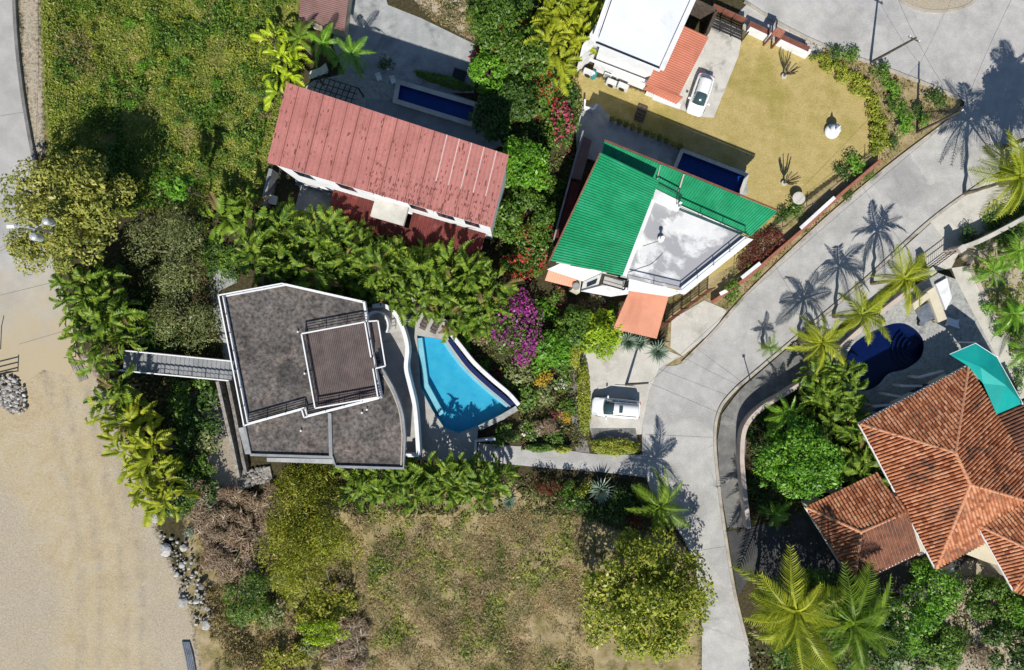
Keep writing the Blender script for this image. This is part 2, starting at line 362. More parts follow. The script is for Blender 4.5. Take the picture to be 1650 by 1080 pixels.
leafmat('weed_green', [(.115, .17, .022), (.195, .25, .036), (.26, .28, .055), (.15, .23, .024), (.31, .29, .095)], .4, patch=((.13, .22, .022), .28, .56))
leafmat('straw', [(.30, .215, .105), (.24, .165, .085), (.36, .27, .15), (.20, .175, .06), (.16, .16, .05)], .2)
leafmat('straw_weed', [(.38, .29, .17), (.47, .36, .23), (.21, .22, .065), (.54, .43, .29), (.29, .27, .095), (.43, .32, .20)], .4, patch=((.15, .17, .045), .25, .55))
leafmat('twig_brown', [(.19, .13, .085), (.28, .20, .135), (.34, .25, .18), (.14, .10, .065)], .1)
leafmat('frond_dead', [(.13, .10, .04), (.17, .14, .055), (.11, .08, .035)], .2, .6, .2)
leafmat('litter', [(.06, .075, .02), (.10, .08, .045), (.15, .10, .06), (.05, .09, .015), (.09, .13, .02)], .2)

# ------------------------------------------------------------------ terrain
FIELD = [(62, -60), (70, 150), (75, 250), (180, 330), (360, 340), (420, 330), (440, 230), (470, 60), (500, -60)]
LAWN = [(1200, 25), (1330, 80), (1400, 150), (1405, 240), (1290, 320), (1255, 345), (1190, 420), (1080, 490), (1065, 470), (1200, 370), (1180, 300), (920, 180), (920, 110), (1040, 150), (1145, 190), (1195, 50)]
DRY = [(300, 830), (420, 800), (560, 800), (860, 790), (960, 830), (1100, 880), (1128, 980), (1128, 1140), (330, 1140), (300, 950)]
DIRT = [(-120, 560), (60, 600), (140, 570), (190, 680), (235, 800), (260, 880), (300, 960), (335, 1140), (-120, 1140)]
VERGE = [(1270, 55), (1550, 150), (1550, 190), (1350, 340), (1140, 540), (1095, 600), (1055, 600), (1075, 540), (1080, 500), (1150, 440), (1410, 240), (1410, 150)]
ROADSIDE = [(22, -60), (65, -60), (72, 150), (75, 260), (50, 250), (35, 120)]
TAN = [(300, 640), (345, 600), (400, 780), (340, 820), (330, 720)]
TAN2 = [(1510, 380), (1660, 330), (1660, 640), (1560, 430)]
TAN3 = [(1440, 900), (1680, 900), (1680, 1120), (1420, 1120)]
TRACK = [(50, 600), (130, 585), (150, 690), (190, 830), (215, 960), (225, 1130), (95, 1130), (120, 960), (80, 850), (10, 760), (-60, 700), (-60, 640)]
TANN = [(620, -40), (780, -40), (775, 75), (700, 30)]
def terrain():
    def axis(a, b, fine, far):
        inner = np.arange(a, b + fine * .5, fine); k = np.array([4, 12, 30, 80, 200.]); return np.concatenate([a - k[::-1], inner, b + k])
    xs = axis(-62, 62, .5, 300); ys = axis(-42, 42, .5, 300)
    X, Y = np.meshgrid(xs, ys); Z = ground(X, Y)
    hump = np.sin(X * .53 + 1.3) * np.sin(Y * .47) * .5 + np.sin(X * 1.31 + Y * .9) * .3
    s = F / (H - Z); px = 825 + X * s; py = 540 - Y * s
    wild = np.maximum(np.clip(polydist(px, py, DRY) / 40, 0, 1), np.clip(polydist(px, py, FIELD) / 40, 0, 1))
    Z = Z + wild * hump * .45 - .03 - wild * .2
    v = np.stack([X, Y, Z], -1).reshape(-1, 3); nx, ny = len(xs), len(ys)
    i = (np.arange(ny - 1)[:, None] * nx + np.arange(nx - 1)[None]).ravel(); q = np.stack([i, i + 1, i + nx + 1, i + nx], 1)
    me = np_mesh('ground', v, q, None)
    def w(poly, soft): return np.clip(.5 + polydist(px, py, poly) / soft, 0, 1).ravel()
    dirt = np.maximum.reduce([w(DIRT, 40), w(TAN, 16) * .8, w(TAN2, 14) * .7, w(TAN3, 20) * .75, w(ROADSIDE, 14) * .6, w(TANN, 16) * .75])
    for nm, a, b, c, d in (('cover', np.maximum(w(FIELD, 30), np.clip(np.maximum.reduce([-60 - px, px - 1710, -50 - py, py - 1130]) / 60 + .5, 0, 1).ravel() * (w(DIRT, 40) < .5)), w(LAWN, 12), np.maximum(w(DRY, 40), w(VERGE, 10) * .9), dirt),):
        at = me.color_attributes.new(nm, 'FLOAT_COLOR', 'POINT'); at.data.foreach_set('color', np.stack([a, b, c, d], 1).astype(np.float32).ravel())
    at = me.color_attributes.new('track', 'FLOAT_COLOR', 'POINT'); tr = w(TRACK, 70); rut = np.zeros(px.size)
    for off in (0, 27, 62, 88):
        ln = smooth_line([(70 + off, 575), (88 + off, 680), (112 + off * 1.05, 800), (130 + off * 1.1, 920), (128 + off * 1.15, 1110)], 4); dd_ = np.full(px.shape, 1e9)
        for (ax, ay), (bx, by) in zip(ln, ln[1:]):
            t_ = np.clip(((px - ax) * (bx - ax) + (py - ay) * (by - ay)) / ((bx - ax) ** 2 + (by - ay) ** 2), 0, 1); dd_ = np.minimum(dd_, np.hypot(px - ax - t_ * (bx - ax), py - ay - t_ * (by - ay)))
        rut = np.maximum(rut, np.clip(1.15 - dd_ / 8, 0, 1).ravel())
    at.data.foreach_set('color', np.stack([tr, rut, tr, tr * 0 + 1], 1).astype(np.float32).ravel())
    m, N, L, out = new_mat('ground_cover_soil'); co = coordpos(N)
    at = N.new('ShaderNodeAttribute'); at.attribute_name = 'cover'; sp = N.new('ShaderNodeSeparateColor'); L.new(at.outputs['Color'], sp.inputs[0])
    n1 = noise(N, L, co, .9, 6, .65); n2 = noise(N, L, co, 3.5, 5, .7); n3 = noise(N, L, co, .22, 4, .6); n4 = noise(N, L, co, .5, 5, .7, .6)
    soil = ramp(N, L, n2, [(.3, (.035, .03, .018)), (.55, (.07, .06, .03)), (.75, (.11, .085, .05))])
    field = ramp(N, L, mth(N, L, 'ADD', mth(N, L, 'MULTIPLY', n1, .5), mth(N, L, 'MULTIPLY', n3, .5)), [(.36, (.09, .12, .022)), (.46, (.17, .19, .04)), (.55, (.27, .25, .08)), (.66, (.36, .28, .15))])
    lawn = ramp(N, L, n1, [(.25, (.34, .275, .10)), (.45, (.40, .32, .125)), (.62, (.445, .355, .15)), (.8, (.48, .39, .19))])
    lg = ramp(N, L, n3, [(.50, (0, 0, 0)), (.66, (.62, .62, .62))]); lawn = mixc(N, L, lg, lawn, (.25, .22, .045))
    dry = ramp(N, L, n1, [(.3, (.18, .16, .06)), (.45, (.29, .235, .115)), (.6, (.38, .30, .175)), (.78, (.45, .355, .235))])
    dg = ramp(N, L, n4, [(.54, (0, 0, 0)), (.66, (.8, .8, .8))]); dry = mixc(N, L, dg, dry, (.10, .105, .032))
    dirt = ramp(N, L, n4, [(.25, (.37, .30, .19)), (.45, (.43, .355, .23)), (.6, (.45, .385, .27)), (.75, (.40, .36, .285))])
    at2 = N.new('ShaderNodeAttribute'); at2.attribute_name = 'track'; s2 = N.new('ShaderNodeSeparateColor'); L.new(at2.outputs['Color'], s2.inputs[0])
    grav = ramp(N, L, noise(N, L, co, 6, 4, .75), [(.25, (.25, .22, .175)), (.5, (.385, .34, .27)), (.75, (.47, .42, .345))])
    dd = mth(N, L, 'SUBTRACT', mth(N, L, 'ADD', mth(N, L, 'MULTIPLY', n3, 1.3), .30), s2.outputs[0]); dd = ramp(N, L, dd, [(.35, (0, 0, 0)), (1.0, (.75, .75, .75))]); dirt = mixc(N, L, dd, dirt, grav); rf_ = mth(N, L, 'MULTIPLY', s2.outputs[1], ramp(N, L, noise(N, L, co, .6, 5, .7), [(.38, (0, 0, 0)), (.62, (.75, .75, .75))])); dirt = mixc(N, L, rf_, dirt, (.29, .255, .205)); dk_ = ramp(N, L, noise(N, L, co, 2.4, 6, .8), [(.58, (1, 1, 1)), (.72, (.68, .66, .63))]); dirt = mixc(N, L, 1.0, dirt, dk_, 'MULTIPLY')
    sp_ = ramp(N, L, noise(N, L, co, 14, 3, .7), [(.3, (.68, .66, .64)), (.6, (1.05, 1.05, 1.05))])
    col = soil
    for f, c in ((sp.outputs[0], field), (sp.outputs[2], dry), (at.outputs['Alpha'], dirt), (sp.outputs[1], lawn)):
        ff = mth(N, L, 'ADD', f, mth(N, L, 'MULTIPLY', mth(N, L, 'SUBTRACT', n2, .5), .9))
        ff = ramp(N, L, ff, [(.36, (0, 0, 0)), (.62, (1, 1, 1))]); fz = mth(N, L, 'MULTIPLY', ff, mth(N, L, 'GREATER_THAN', f, .01)); col = mixc(N, L, fz, col, c)
    col = mixc(N, L, 1.0, col, sp_, 'MULTIPLY')
    b = N.new('ShaderNodeBsdfPrincipled'); L.new(col, b.inputs['Base Color']); b.inputs['Roughness'].default_value = .95; b.inputs['Specular IOR Level'].default_value = .1
    bp = N.new('ShaderNodeBump'); bp.inputs['Strength'].default_value = .6; bp.inputs['Distance'].default_value = .08; L.new(noise(N, L, co, 5, 8, .7), bp.inputs['Height']); L.new(bp.outputs[0], b.inputs['Normal'])
    L.new(b.outputs[0], out.inputs[0]); me.materials.append(m); me.shade_smooth()
    o = bpy.data.objects.new('ground', me); link(o); tag(o, 'bare soil, dry grass and lawn covering the hillside lots', None, None, 'structure')
terrain()

def structure(name, poly_px, z, mat, thick=0, holes=(), label=None):
    pts = W(poly_px, z); mb = MB(); hs = [W(h, z) for h in holes]
    if thick: mb.prism(pts, z - thick, z, False) if not holes else (mb.sheet(pts, z, hs), [mb.add([(a.x, a.y, z), (b.x, b.y, z), (b.x, b.y, z - thick), (a.x, a.y, z - thick)], [(0, 3, 2, 1)]) for a, b in zip(pts, pts[1:] + pts[:1])])
    else: mb.sheet(pts, z, hs)
    o = mb.build(name, mat); tag(o, label, None, None, 'structure'); return o
def strip_poly(pts, w):
    n = len(pts); l, r_ = [], []
    for i, p in enumerate(pts):
        a = pts[max(i - 1, 0)]; b = pts[min(i + 1, n - 1)]; dx, dy = b[0] - a[0], b[1] - a[1]; L_ = math.hypot(dx, dy) or 1
        nx, ny = -dy / L_ * w / 2, dx / L_ * w / 2; l.append((p[0] + nx, p[1] + ny)); r_.append((p[0] - nx, p[1] - ny))
    return l, r_
def wall_strip(mb, pts, w, z0, z1):
    """wall of width w along world points (x, y); z0/z1 numbers or callables"""
    l, r_ = strip_poly([(p[0], p[1]) for p in pts], w); n = len(l)
    f0 = z0 if callable(z0) else (lambda x, y: z0); f1 = z1 if callable(z1) else (lambda x, y: z1)
    vs_ = []
    for i in range(n):
        cx, cy = (l[i][0] + r_[i][0]) / 2, (l[i][1] + r_[i][1]) / 2; a, b = f0(cx, cy), f1(cx, cy)
        vs_ += [(l[i][0], l[i][1], a), (l[i][0], l[i][1], b), (r_[i][0], r_[i][1], b), (r_[i][0], r_[i][1], a)]
    fs = []
    for i in range(n - 1):
        k = i * 4; m = k + 4; fs += [(k, k + 1, m + 1, m), (k + 1, k + 2, m + 2, m + 1), (k + 2, k + 3, m + 3, m + 2)]
    e = (n - 1) * 4; fs += [(3, 2, 1, 0), (e, e + 1, e + 2, e + 3)]
    mb.add(vs_, fs); return mb
def kerb(px, name='kerb', w=.28, h=.13, mat='kerb', z=0, smooth=True, label=None):
    pts = W(smooth_line(px) if smooth else px, z + h); mb = MB(); wall_strip(mb, pts, w, z - .1, z + h); return tag(mb.build(name, mat), label, None, None, 'structure')

ROAD_W = [(1195, -60), (1200, 2), (1260, 40), (1330, 74), (1400, 100), (1480, 130), (1546, 158), (1552, 172), (1535, 190), (1440, 262), (1350, 336), (1280, 400), (1200, 478), (1150, 535), (1100, 585), (1062, 592), (1045, 630), (1036, 680), (1036, 740), (1052, 800), (1090, 850), (1115, 900), (1130, 980), (1130, 1140)]
ROAD_E = [(1226, 1140), (1205, 1040), (1185, 960), (1170, 870), (1158, 780), (1152, 705), (1160, 660), (1185, 628), (1215, 602), (1300, 530), (1400, 446), (1500, 355), (1590, 290), (1680, 225), (1720, 200), (1720, -60)]
structure('road', smooth_line(ROAD_W, 4) + smooth_line(ROAD_E, 4), .01, 'concrete_road', label='pale worn concrete road curving down between the lots')
kerb(ROAD_W[1:7], label='kerb along the top road'); kerb(ROAD_W[7:15], label='kerb along the verge of the sloping road'); kerb(ROAD_E[1:10] , label='kerb round the bend by the pink boundary wall'); kerb(ROAD_E[9:13], label='kerb along the sloping road by the palms')
isl = [(1440, -8)] + [(1512 + 62 * math.cos(t), -8 + 26 * math.sin(t)) for t in np.linspace(math.pi, 0, 14)] + [(1580, -8), (1580, -40), (1440, -40)]
structure('traffic_island', isl, .12, 'ground_cover_soil', .12, label='traffic island at the top right road'); kerb([(1445, -20)] + isl[1:15] + [(1578, -20)], z=.0, h=.16, label='kerb of the traffic island')
mb = MB()      # expansion joints cut across the concrete
for a, b in (((1120, 560), (1195, 615)), ((1050, 590), (1180, 640)), ((1390, 302), (1455, 395)), ((1530, 196), (1570, 310)), ((1250, 430), (1305, 520)), ((1040, 700), (1150, 705)), ((1110, 890), (1172, 880))):
    mb.beam(P(a[0], a[1], .014), P(b[0], b[1], .014), .035, .004)
tag(mb.build('road_joints', 'pavement_dark'), 'thin dark expansion joints across the concrete road', None, None, 'stuff')
# left road on the plateau
LR = [(-120, -60), (20, -60), (24, 60), (34, 150), (48, 235), (62, 300), (75, 380), (92, 440), (110, 500), (120, 545), (128, 580), (110, 606), (70, 596), (45, 612), (-120, 590)]
m, N, L, out = new_mat('left_road_concrete'); co = coordpos(N)
c = ramp(N, L, noise(N, L, co, .5, 6, .6), [(.35, (.33, .325, .31)), (.65, (.43, .42, .40))])
sx = N.new('ShaderNodeSeparateXYZ'); L.new(co, sx.inputs[0])
dst = mth(N, L, 'ADD', mth(N, L, 'MULTIPLY', mth(N, L, 'SUBTRACT', 8.0, sx.outputs[1]), .06), mth(N, L, 'MULTIPLY', noise(N, L, co, .35, 5, .6), .8))
c = mixc(N, L, ramp(N, L, dst, [(.40, (0, 0, 0)), (.98, (1, 1, 1))]), c, (.43, .355, .23))
c = mixc(N, L, 1.0, c, ramp(N, L, noise(N, L, co, 13, 3, .7), [(.25, (.8, .8, .8)), (.7, (1.05, 1.05, 1.05))]), 'MULTIPLY')
b = N.new('ShaderNodeBsdfPrincipled'); L.new(c, b.inputs['Base Color']); b.inputs['Roughness'].default_value = .9; L.new(b.outputs[0], out.inputs[0])
structure('side_road', LR, PLAT + .01, 'left_road_concrete', label='grey concrete side road fading into dirt')
mb = MB(); wall_strip(mb, W(smooth_line([(20, -40), (25, 60), (35, 150), (49, 232), (62, 290)]), PLAT + .3), .3, PLAT - .4, PLAT + .28)
tag(mb.build('kerb', 'pavement_dark'), 'dark kerb along the side road', None, None, 'structure')
mb = MB()
for a, b in (((0, 187), (44, 180)), ((0, 476), (98, 452)), ((30, 555), (122, 528)), ((0, 405), (30, 388))): mb.beam(P(a[0], a[1], PLAT + .013), P(b[0], b[1], PLAT + .013), .04, .004)
tag(mb.build('road_joints', 'pavement_dark'), 'dark cracks and joints across the side road', None, None, 'stuff')
# pads, pavements, paths on the right-hand side
structure('parking_pad', [(945, 556), (1000, 535), (1098, 574), (1062, 594), (1046, 630), (1036, 680), (1034, 700), (955, 705), (936, 640), (932, 600)], .018, 'concrete_pale', label='pale concrete parking pad under the white SUV')
structure('parking_strip', [(952, 690), (1024, 690), (1028, 712), (1010, 716), (955, 712)], .024, 'pavement_dark', label='dark stone paving beside the SUV')
structure('driveway', [(1082, 515), (1135, 484), (1172, 500), (1150, 532), (1100, 574), (1080, 560)], .022, 'concrete_pale', label='concrete driveway apron in front of the slat fence')
structure('footpath', smooth_line([(770, 714), (830, 719), (900, 724), (960, 732), (1038, 733)], 3) + [(1040, 770)] + smooth_line([(1030, 768), (960, 760), (880, 754), (800, 746), (770, 741)], 3), .02, 'concrete_road', .02, label='pale concrete footpath below the garden')
structure('pavement', smooth_line([(1163, 668), (1190, 632), (1220, 604), (1300, 535)], 4) + [(1330, 585), (1240, 648), (1205, 690), (1198, 760), (1206, 850), (1172, 850)] + [(1160, 780), (1156, 710)], .10, 'pavement_dark', .1, label='dark pavement between the bend and the pink wall')
structure('pavement', [(1302, 533), (1400, 450), (1500, 360), (1520, 385), (1420, 470), (1330, 545)], .10, 'concrete_road', .1, label='strip of pavement along the palms')
structure('yard_paving', [(1172, 856), (1210, 850), (1300, 820), (1380, 945), (1450, 905), (1560, 900), (1500, 960), (1380, 985), (1210, 925), (1190, 960)], .012, 'yard_shade_dark', label='yard paving coloured dark as if shaded, in front of the small tiled wing')
structure('driveway', [(1533, 432), (1562, 428), (1600, 500), (1640, 570), (1690, 660), (1690, 740), (1600, 600)], .02, 'concrete_pale', label='concrete driveway beside the teal shade sail')
kerb([(1562, 428), (1600, 500), (1645, 578), (1690, 665)], mat='pink_wall', w=.35, label='pinkish kerb of the driveway beside the palms')
structure('driveway', [(1478, 372), (1520, 338), (1600, 285), (1640, 300), (1600, 362), (1550, 398), (1533, 432), (1497, 440)], .016, 'concrete_pale', label='concrete apron between the road and the black bar gate')
structure('driveway', [(1150, 26), (1198, 48), (1190, 90), (1150, 190), (1125, 188), (1075, 168), (1100, 110)], .014, 'driveway_stained', label='oil stained driveway under the white hatchback')
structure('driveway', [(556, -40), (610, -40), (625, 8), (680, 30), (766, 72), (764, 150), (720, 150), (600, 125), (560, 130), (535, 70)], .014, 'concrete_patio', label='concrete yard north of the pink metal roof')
structure('pavement', [(1205, 6), (1330, 66), (1325, 92), (1290, 85), (1200, 50), (1190, 20)], .016, 'concrete_road', label='paved strip outside the front gate')
structure('garden_path', [(912, 560), (925, 570), (935, 640), (945, 700), (950, 730), (928, 728), (922, 680), (916, 640)], .012, 'stone_rubble', label='grey pebble path through the flower garden')

# ------------------------------------------------------------------ building helpers
def lerp(a, b, t): return a + (b - a) * t
def panel_roof(parent, A, B, C_, D, n, ribs, rh, mat, name='roof_panel', slab=.14, slabmat=None, top=.5):
    nrm = (B - A).cross(D - A).normalized()
    if nrm.z < 0: nrm = -nrm
    for i in range(n):
        prof = []
        for k in range(ribs):
            b = i / n; w = 1 / n / ribs; s = b + k * w
            prof += [(s, 0), (s + w * (.5 - top / 2), 0), (s + w * (.5 - top / 4), rh), (s + w * (.5 + top / 4), rh), (s + w * (.5 + top / 2), 0)]
        prof.append(((i + 1) / n, 0))
        vs_ = []; fs = []
        for t, h in prof: vs_ += [lerp(A, B, t) + nrm * h, lerp(D, C_, t) + nrm * h]
        flip = (B - A).cross(D - A).z > 0
        for k in range(len(prof) - 1): q = (2 * k, 2 * k + 2, 2 * k + 3, 2 * k + 1); fs.append(q if flip else q[::-1])
        MB().add(vs_, fs).build(name, mat, parent)
    q = [A, B, C_, D]; mb = MB(); lo = [p - nrm * .02 for p in q]; l2 = [p - nrm * slab for p in q]
    mb.add(lo + l2, [(0, 1, 2, 3), (7, 6, 5, 4)] + [(i, 4 + i, 4 + (i + 1) % 4, (i + 1) % 4) for i in range(4)]); mb.build('roof_base', slabmat or mat, parent)
def railing(parent, pts, zf, zt, topmat='white_rail', barmat='black_metal', bars=3, spacing=1.6, tw=.11, bw=.035, postw=.05):
    pts = [Vector(p) for p in pts]; flat2 = [Vector((p.x, p.y, 0)) for p in pts]
    for a, b in zip(flat2, flat2[1:]):
        L_ = (b - a).length
        if L_ < .05: continue
        MB().beam(a + Vector((0, 0, zt)), b + Vector((0, 0, zt)), tw, .07).build('top_rail', topmat, parent)
        for k in range(bars):
            z = zf + (zt - zf) * (k + 1) / (bars + 1); MB().beam(a + Vector((0, 0, z)), b + Vector((0, 0, z)), bw, bw).build('bar', barmat, parent)
        n = max(1, round(L_ / spacing))
        for k in range(n + 1):
            if k == n and b is not flat2[-1]: continue
            p = lerp(a, b, k / n); MB().box((p.x, p.y, (zf + zt - .035) / 2), (postw, postw, zt - zf - .035), math.atan2(b.y - a.y, b.x - a.x)).build('post', barmat, parent)
def inset(poly, d):
    """shrink a world polygon by d (mitre)"""
    pts = [Vector((p[0], p[1])) for p in poly]; n = len(pts)
    if sum(pts[i].x * pts[(i + 1) % n].y - pts[(i + 1) % n].x * pts[i].y for i in range(n)) < 0: pts.reverse()
    out = []
    for i in range(n):
        a, b, c = pts[i - 1], pts[i], pts[(i + 1) % n]; u = (b - a).normalized(); v = (c - b).normalized()
        n1 = Vector((-u.y, u.x)); n2 = Vector((-v.y, v.x)); m = n1 + n2; k = d / max(.25, m.length_squared / 2)
        out.append(b + m * k)
    return out
def parapet(parent, poly, w, z0, z1, mat, name='parapet'):
    ins = inset(poly, w); pts = inset(poly, 0); n = len(pts)
    for i in range(n):
        a, b, c, d = pts[i], pts[(i + 1) % n], ins[(i + 1) % n], ins[i]
        MB().prism([a, b, c, d], z0, z1).build(name, mat, parent)
def opening(parent, a, b, t0, t1, z0, z1, name='window', out=.03, frame='white_rail', glass='window_glass', cen=None):
    """window on the wall from a to b (world xy); faces away from cen"""
    a = Vector((a[0], a[1], 0)); b = Vector((b[0], b[1], 0)); d = (b - a).normalized(); nn = Vector((d.y, -d.x, 0))
    if cen is not None and nn.dot(lerp(a, b, .5) - Vector((cen[0], cen[1], 0))) < 0: nn = -nn
    p, q = lerp(a, b, t0), lerp(a, b, t1); c = (p + q) / 2 + nn * out; L_ = (q - p).length; rz = math.atan2(d.y, d.x)
    w = MB().box((c.x, c.y, (z0 + z1) / 2), (L_ + .12, .08, z1 - z0 + .12), rz).build(name, frame, parent)
    c2 = c + nn * .045; MB().box((c2.x, c2.y, (z0 + z1) / 2), (L_, .02, z1 - z0), rz).build('pane', glass, w)
def pool(name, loop_px, z, depth, floor, water, label, coping=None, cw=.3, steps=None, wz=-.12):
    pts = W(loop_px, z); c = sum(pts, Vector()) / len(pts); t = thing(name, (c.x, c.y, z - depth), label, 'pool')
    MB().sheet(pts, z - depth + .015).build('floor', floor, t)
    mb = MB(); n = len(pts)
    ccw = sum(pts[i].x * pts[(i + 1) % n].y - pts[(i + 1) % n].x * pts[i].y for i in range(n)) > 0
    for a, b in zip(pts, pts[1:] + pts[:1]): mb.add([(a.x, a.y, z - depth), (b.x, b.y, z - depth), (b.x, b.y, z + .02), (a.x, a.y, z + .02)], [(3, 2, 1, 0) if ccw else (0, 1, 2, 3)])
    mb.build('side_wall', floor, t)
    MB().sheet(pts, z + wz).build('water', water, t)
    if coping:
        ins = inset(pts, -cw); pp = inset(pts, -.003); mb = MB()
        mb.sheet(ins, z + .045, [pp])
        for ring in (ins, pp):
            for a, b in zip(ring, ring[1:] + ring[:1]): mb.add([(a.x, a.y, z - .2), (b.x, b.y, z - .2), (b.x, b.y, z + .045), (a.x, a.y, z + .045)], [(0, 1, 2, 3) if ring is ins else (3, 2, 1, 0)])
        mb.build('coping', coping, t)
    return t

# ------------------------------------------------------------------ house with the pink metal roof
ZR = 9.8
NW, NE, SE, SW = P(462, 133, 10.4), P(820, 250, 10.4), P(792, 367, ZR), P(430, 262, ZR)
th = thing('metal_roof_house', (P(625, 250, ZR).x, P(625, 250, ZR).y, 0), 'long white house under a faded pink ribbed metal roof', 'house')
panel_roof(th, NW, NE, SE, SW, 18, 3, .035, 'pink_metal', top=.25)
nrm = (NE - NW).cross(SW - NW).normalized(); nrm = nrm if nrm.z > 0 else -nrm
for i in range(1, 18):
    t = i / 18; a = lerp(NW, NE, t) + nrm * .045; b = lerp(SW, SE, t) + nrm * .045
    if i in (13, 14, 15, 16, 17):
        m_ = lerp(a, b, .62); MB().beam(a, m_, .07, .05).build('seam', 'seam_white', th); MB().beam(m_, b, .07, .05).build('seam', 'seam_dark', th)
    else: MB().beam(a, b, .055 if i % 3 else .10, .05).build('seam', 'seam_dark', th)
mb = MB(); r2 = random.Random(3)
for k in range(420):
    u = r2.random(); v = r2.random()
    if r2.random() < .55: v = r2.choice([.62, .72, .80, .88, .95, .97]) + r2.uniform(-.015, .015); u = r2.uniform(.45, 1)
    if v > .985: continue
    p = lerp(lerp(NW, NE, u), lerp(SW, SE, u), v) + nrm * .047; d = (SW - NW).normalized(); big = r2.random() < .07
    mb.beam(p, p + d * (r2.uniform(.3, .6) if big else r2.uniform(.08, .25)), .09 if big else .06, .006)
tag(mb.build('fastener_marks', 'rust_mark', th), None, None, None, 'stuff')
body = inset([NW, NE, SE, SW], .22); zr = lambda x, y: 9.55
MB().prism(body, -.1, 9.52).build('wall', 'white_paint', th)
cb = P(625, 250, ZR)
sw_, se_ = Vector((SW.x, SW.y)), Vector((SE.x, SE.y))
bl = sorted(body, key=lambda p: p.y)[:1][0]; bs = sorted(body, key=lambda p: p.x)[:1][0]      # south-east and south-west wall corners
for t0, t1 in ((.08, .16), (.28, .36), (.62, .70), (.75, .83), (.88, .95)): opening(th, bs, bl, t0, t1, 6.6, 8.6, cen=cb)
for t0, t1 in ((.12, .30), (.55, .75)): opening(th, bs, bl, t0, t1, .4, 2.5, 'door', cen=cb)
d = (bl - bs).normalized(); nn = Vector((d.y, -d.x)); nn = nn if nn.y < 0 else -nn
def fac(t, o, z): p = lerp(bs, bl, t) + nn * o; return Vector((p.x, p.y, z))
# maroon tiled awnings either side of a flat grey balcony slab
panel_roof(th, fac(.20, .02, 3.6), fac(.44, .02, 3.6), fac(.44, 2.9, 2.9), fac(.20, 2.9, 2.9), 6, 2, .05, 'maroon_roof', 'awning_panel')
panel_roof(th, fac(.60, .02, 3.6), fac(.97, .02, 3.6), fac(.97, 2.9, 2.9), fac(.60, 2.9, 2.9), 9, 2, .05, 'maroon_roof', 'awning_panel')
panel_roof(th, fac(.44, 1.5, 3.2), fac(.60, 1.5, 3.2), fac(.60, 2.9, 2.9), fac(.44, 2.9, 2.9), 3, 2, .05, 'maroon_roof', 'awning_panel')
MB().prism([fac(.44, .0, 0), fac(.60, .0, 0), fac(.60, 1.7, 0), fac(.44, 1.7, 0)], 5.65, 6.15).build('balcony_slab', 'concrete_pale', th)
for a in (.22, .34, .46, .60, .78, .96): p = fac(a, 2.6, 0); MB().box((p.x, p.y, 1.4), (.22, .22, 2.8)).build('post', 'white_paint', th)
c0 = fac(.02, .6, 0); MB().prism([fac(-.02, 0, 0), fac(.20, 0, 0), fac(.20, 3.6, 0), fac(-.02, 3.6, 0)], 0, .15).build('porch_floor', 'grey_ledge', th)
mb = MB(); wall_strip(mb, W([(436, 272), (422, 330)], 1.8), .35, 0, 1.8); tag(mb.build('garden_wall', 'grey_ledge', org=P(428, 300)), 'short grey garden wall at the west end of the pink roofed house', 'wall')
t = thing('water_heater', P(438, 322), 'pale square metal box beside the pink roofed house wall', 'box'); MB().box(P(438, 322, .45), (.85, .75, .85), -.2).build('case', 'hvac_case', t, bevel=.03); MB().box(P(438, 322, .9), (.95, .85, .06), -.2).build('lid', 'hvac_case', t)
t = thing('garden_bench', P(488, 297), 'dark metal bench in the shade under the pink roof eave', 'bench')
for k in range(4): MB().box(P(488, 297, .45) + Vector((0, -.22 + k * .14, 0)), (1.5, .1, .04), -.27).build('slat', 'tarp_grey', t)
for s in (-.6, .6): MB().box(P(488, 297, .22) + Vector((s, -s * .27, 0)), (.06, .5, .44), -.27).build('leg', 'black_metal', t)
# red house patio, pool and yard
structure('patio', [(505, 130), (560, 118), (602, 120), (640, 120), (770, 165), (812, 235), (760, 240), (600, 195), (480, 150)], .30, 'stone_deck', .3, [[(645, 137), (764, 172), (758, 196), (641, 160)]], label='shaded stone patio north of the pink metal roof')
pool('swimming_pool', [(645, 137), (764, 172), (758, 196), (641, 160)], .9, .85, 'pool_tile_blue', 'water_deep', 'narrow dark blue lap pool shaded by the pink roofed house', 'concrete_pale', .45)
structure('terrace', [(590, 160), (640, 162), (755, 200), (805, 235), (790, 245), (600, 200), (588, 190)], .34, 'grey_ledge', .3, label='dark blue-grey terrace strip below the narrow pool')
t = thing('pergola', P(540, 150), 'dark wooden grid pergola in the shade north of the pink roof', 'pergola')
for k in range(8): a = P(515 + k * 8.5, 123 + k * 2.6, 2.4); MB().beam(a, a + Vector((-.9, -2.3, 0)), .07, .1).build('rafter', 'dark_wood', t)
for k in range(5): a = P(512 - k * 4, 122 + k * 9, 2.5); MB().beam(a, a + Vector((3.9, -1.2, 0)), .08, .08).build('beam', 'dark_wood', t)
for a, b in ((512, 124), (578, 143), (500, 160), (565, 180)): p = P(a, b, 2.4); MB().box((p.x, p.y, 1.2), (.12, .12, 2.4)).build('post', 'dark_wood', t)
t = thing('sun_lounger', P(514, 119, .0), 'pale blue lounger beside the shaded pergola', 'lounger', rz=.35)
p0 = P(514, 119); MB().box(p0 + Vector((0, 0, .35)), (1.9, .75, .12)).build('mattress', 'hvac_case', t, bevel=.04); MB().box(p0 + Vector((.75, 0, .58)), (.75, .75, .08), rot=Matrix.Rotation(-.6, 3, 'Y')).build('backrest', 'hvac_case', t)
for sx_ in (-.7, .7):
    for sy_ in (-.3, .3): MB().box(p0 + Vector((sx_, sy_, .145)), (.06, .06, .29)).build('leg', 'white_rail', t)
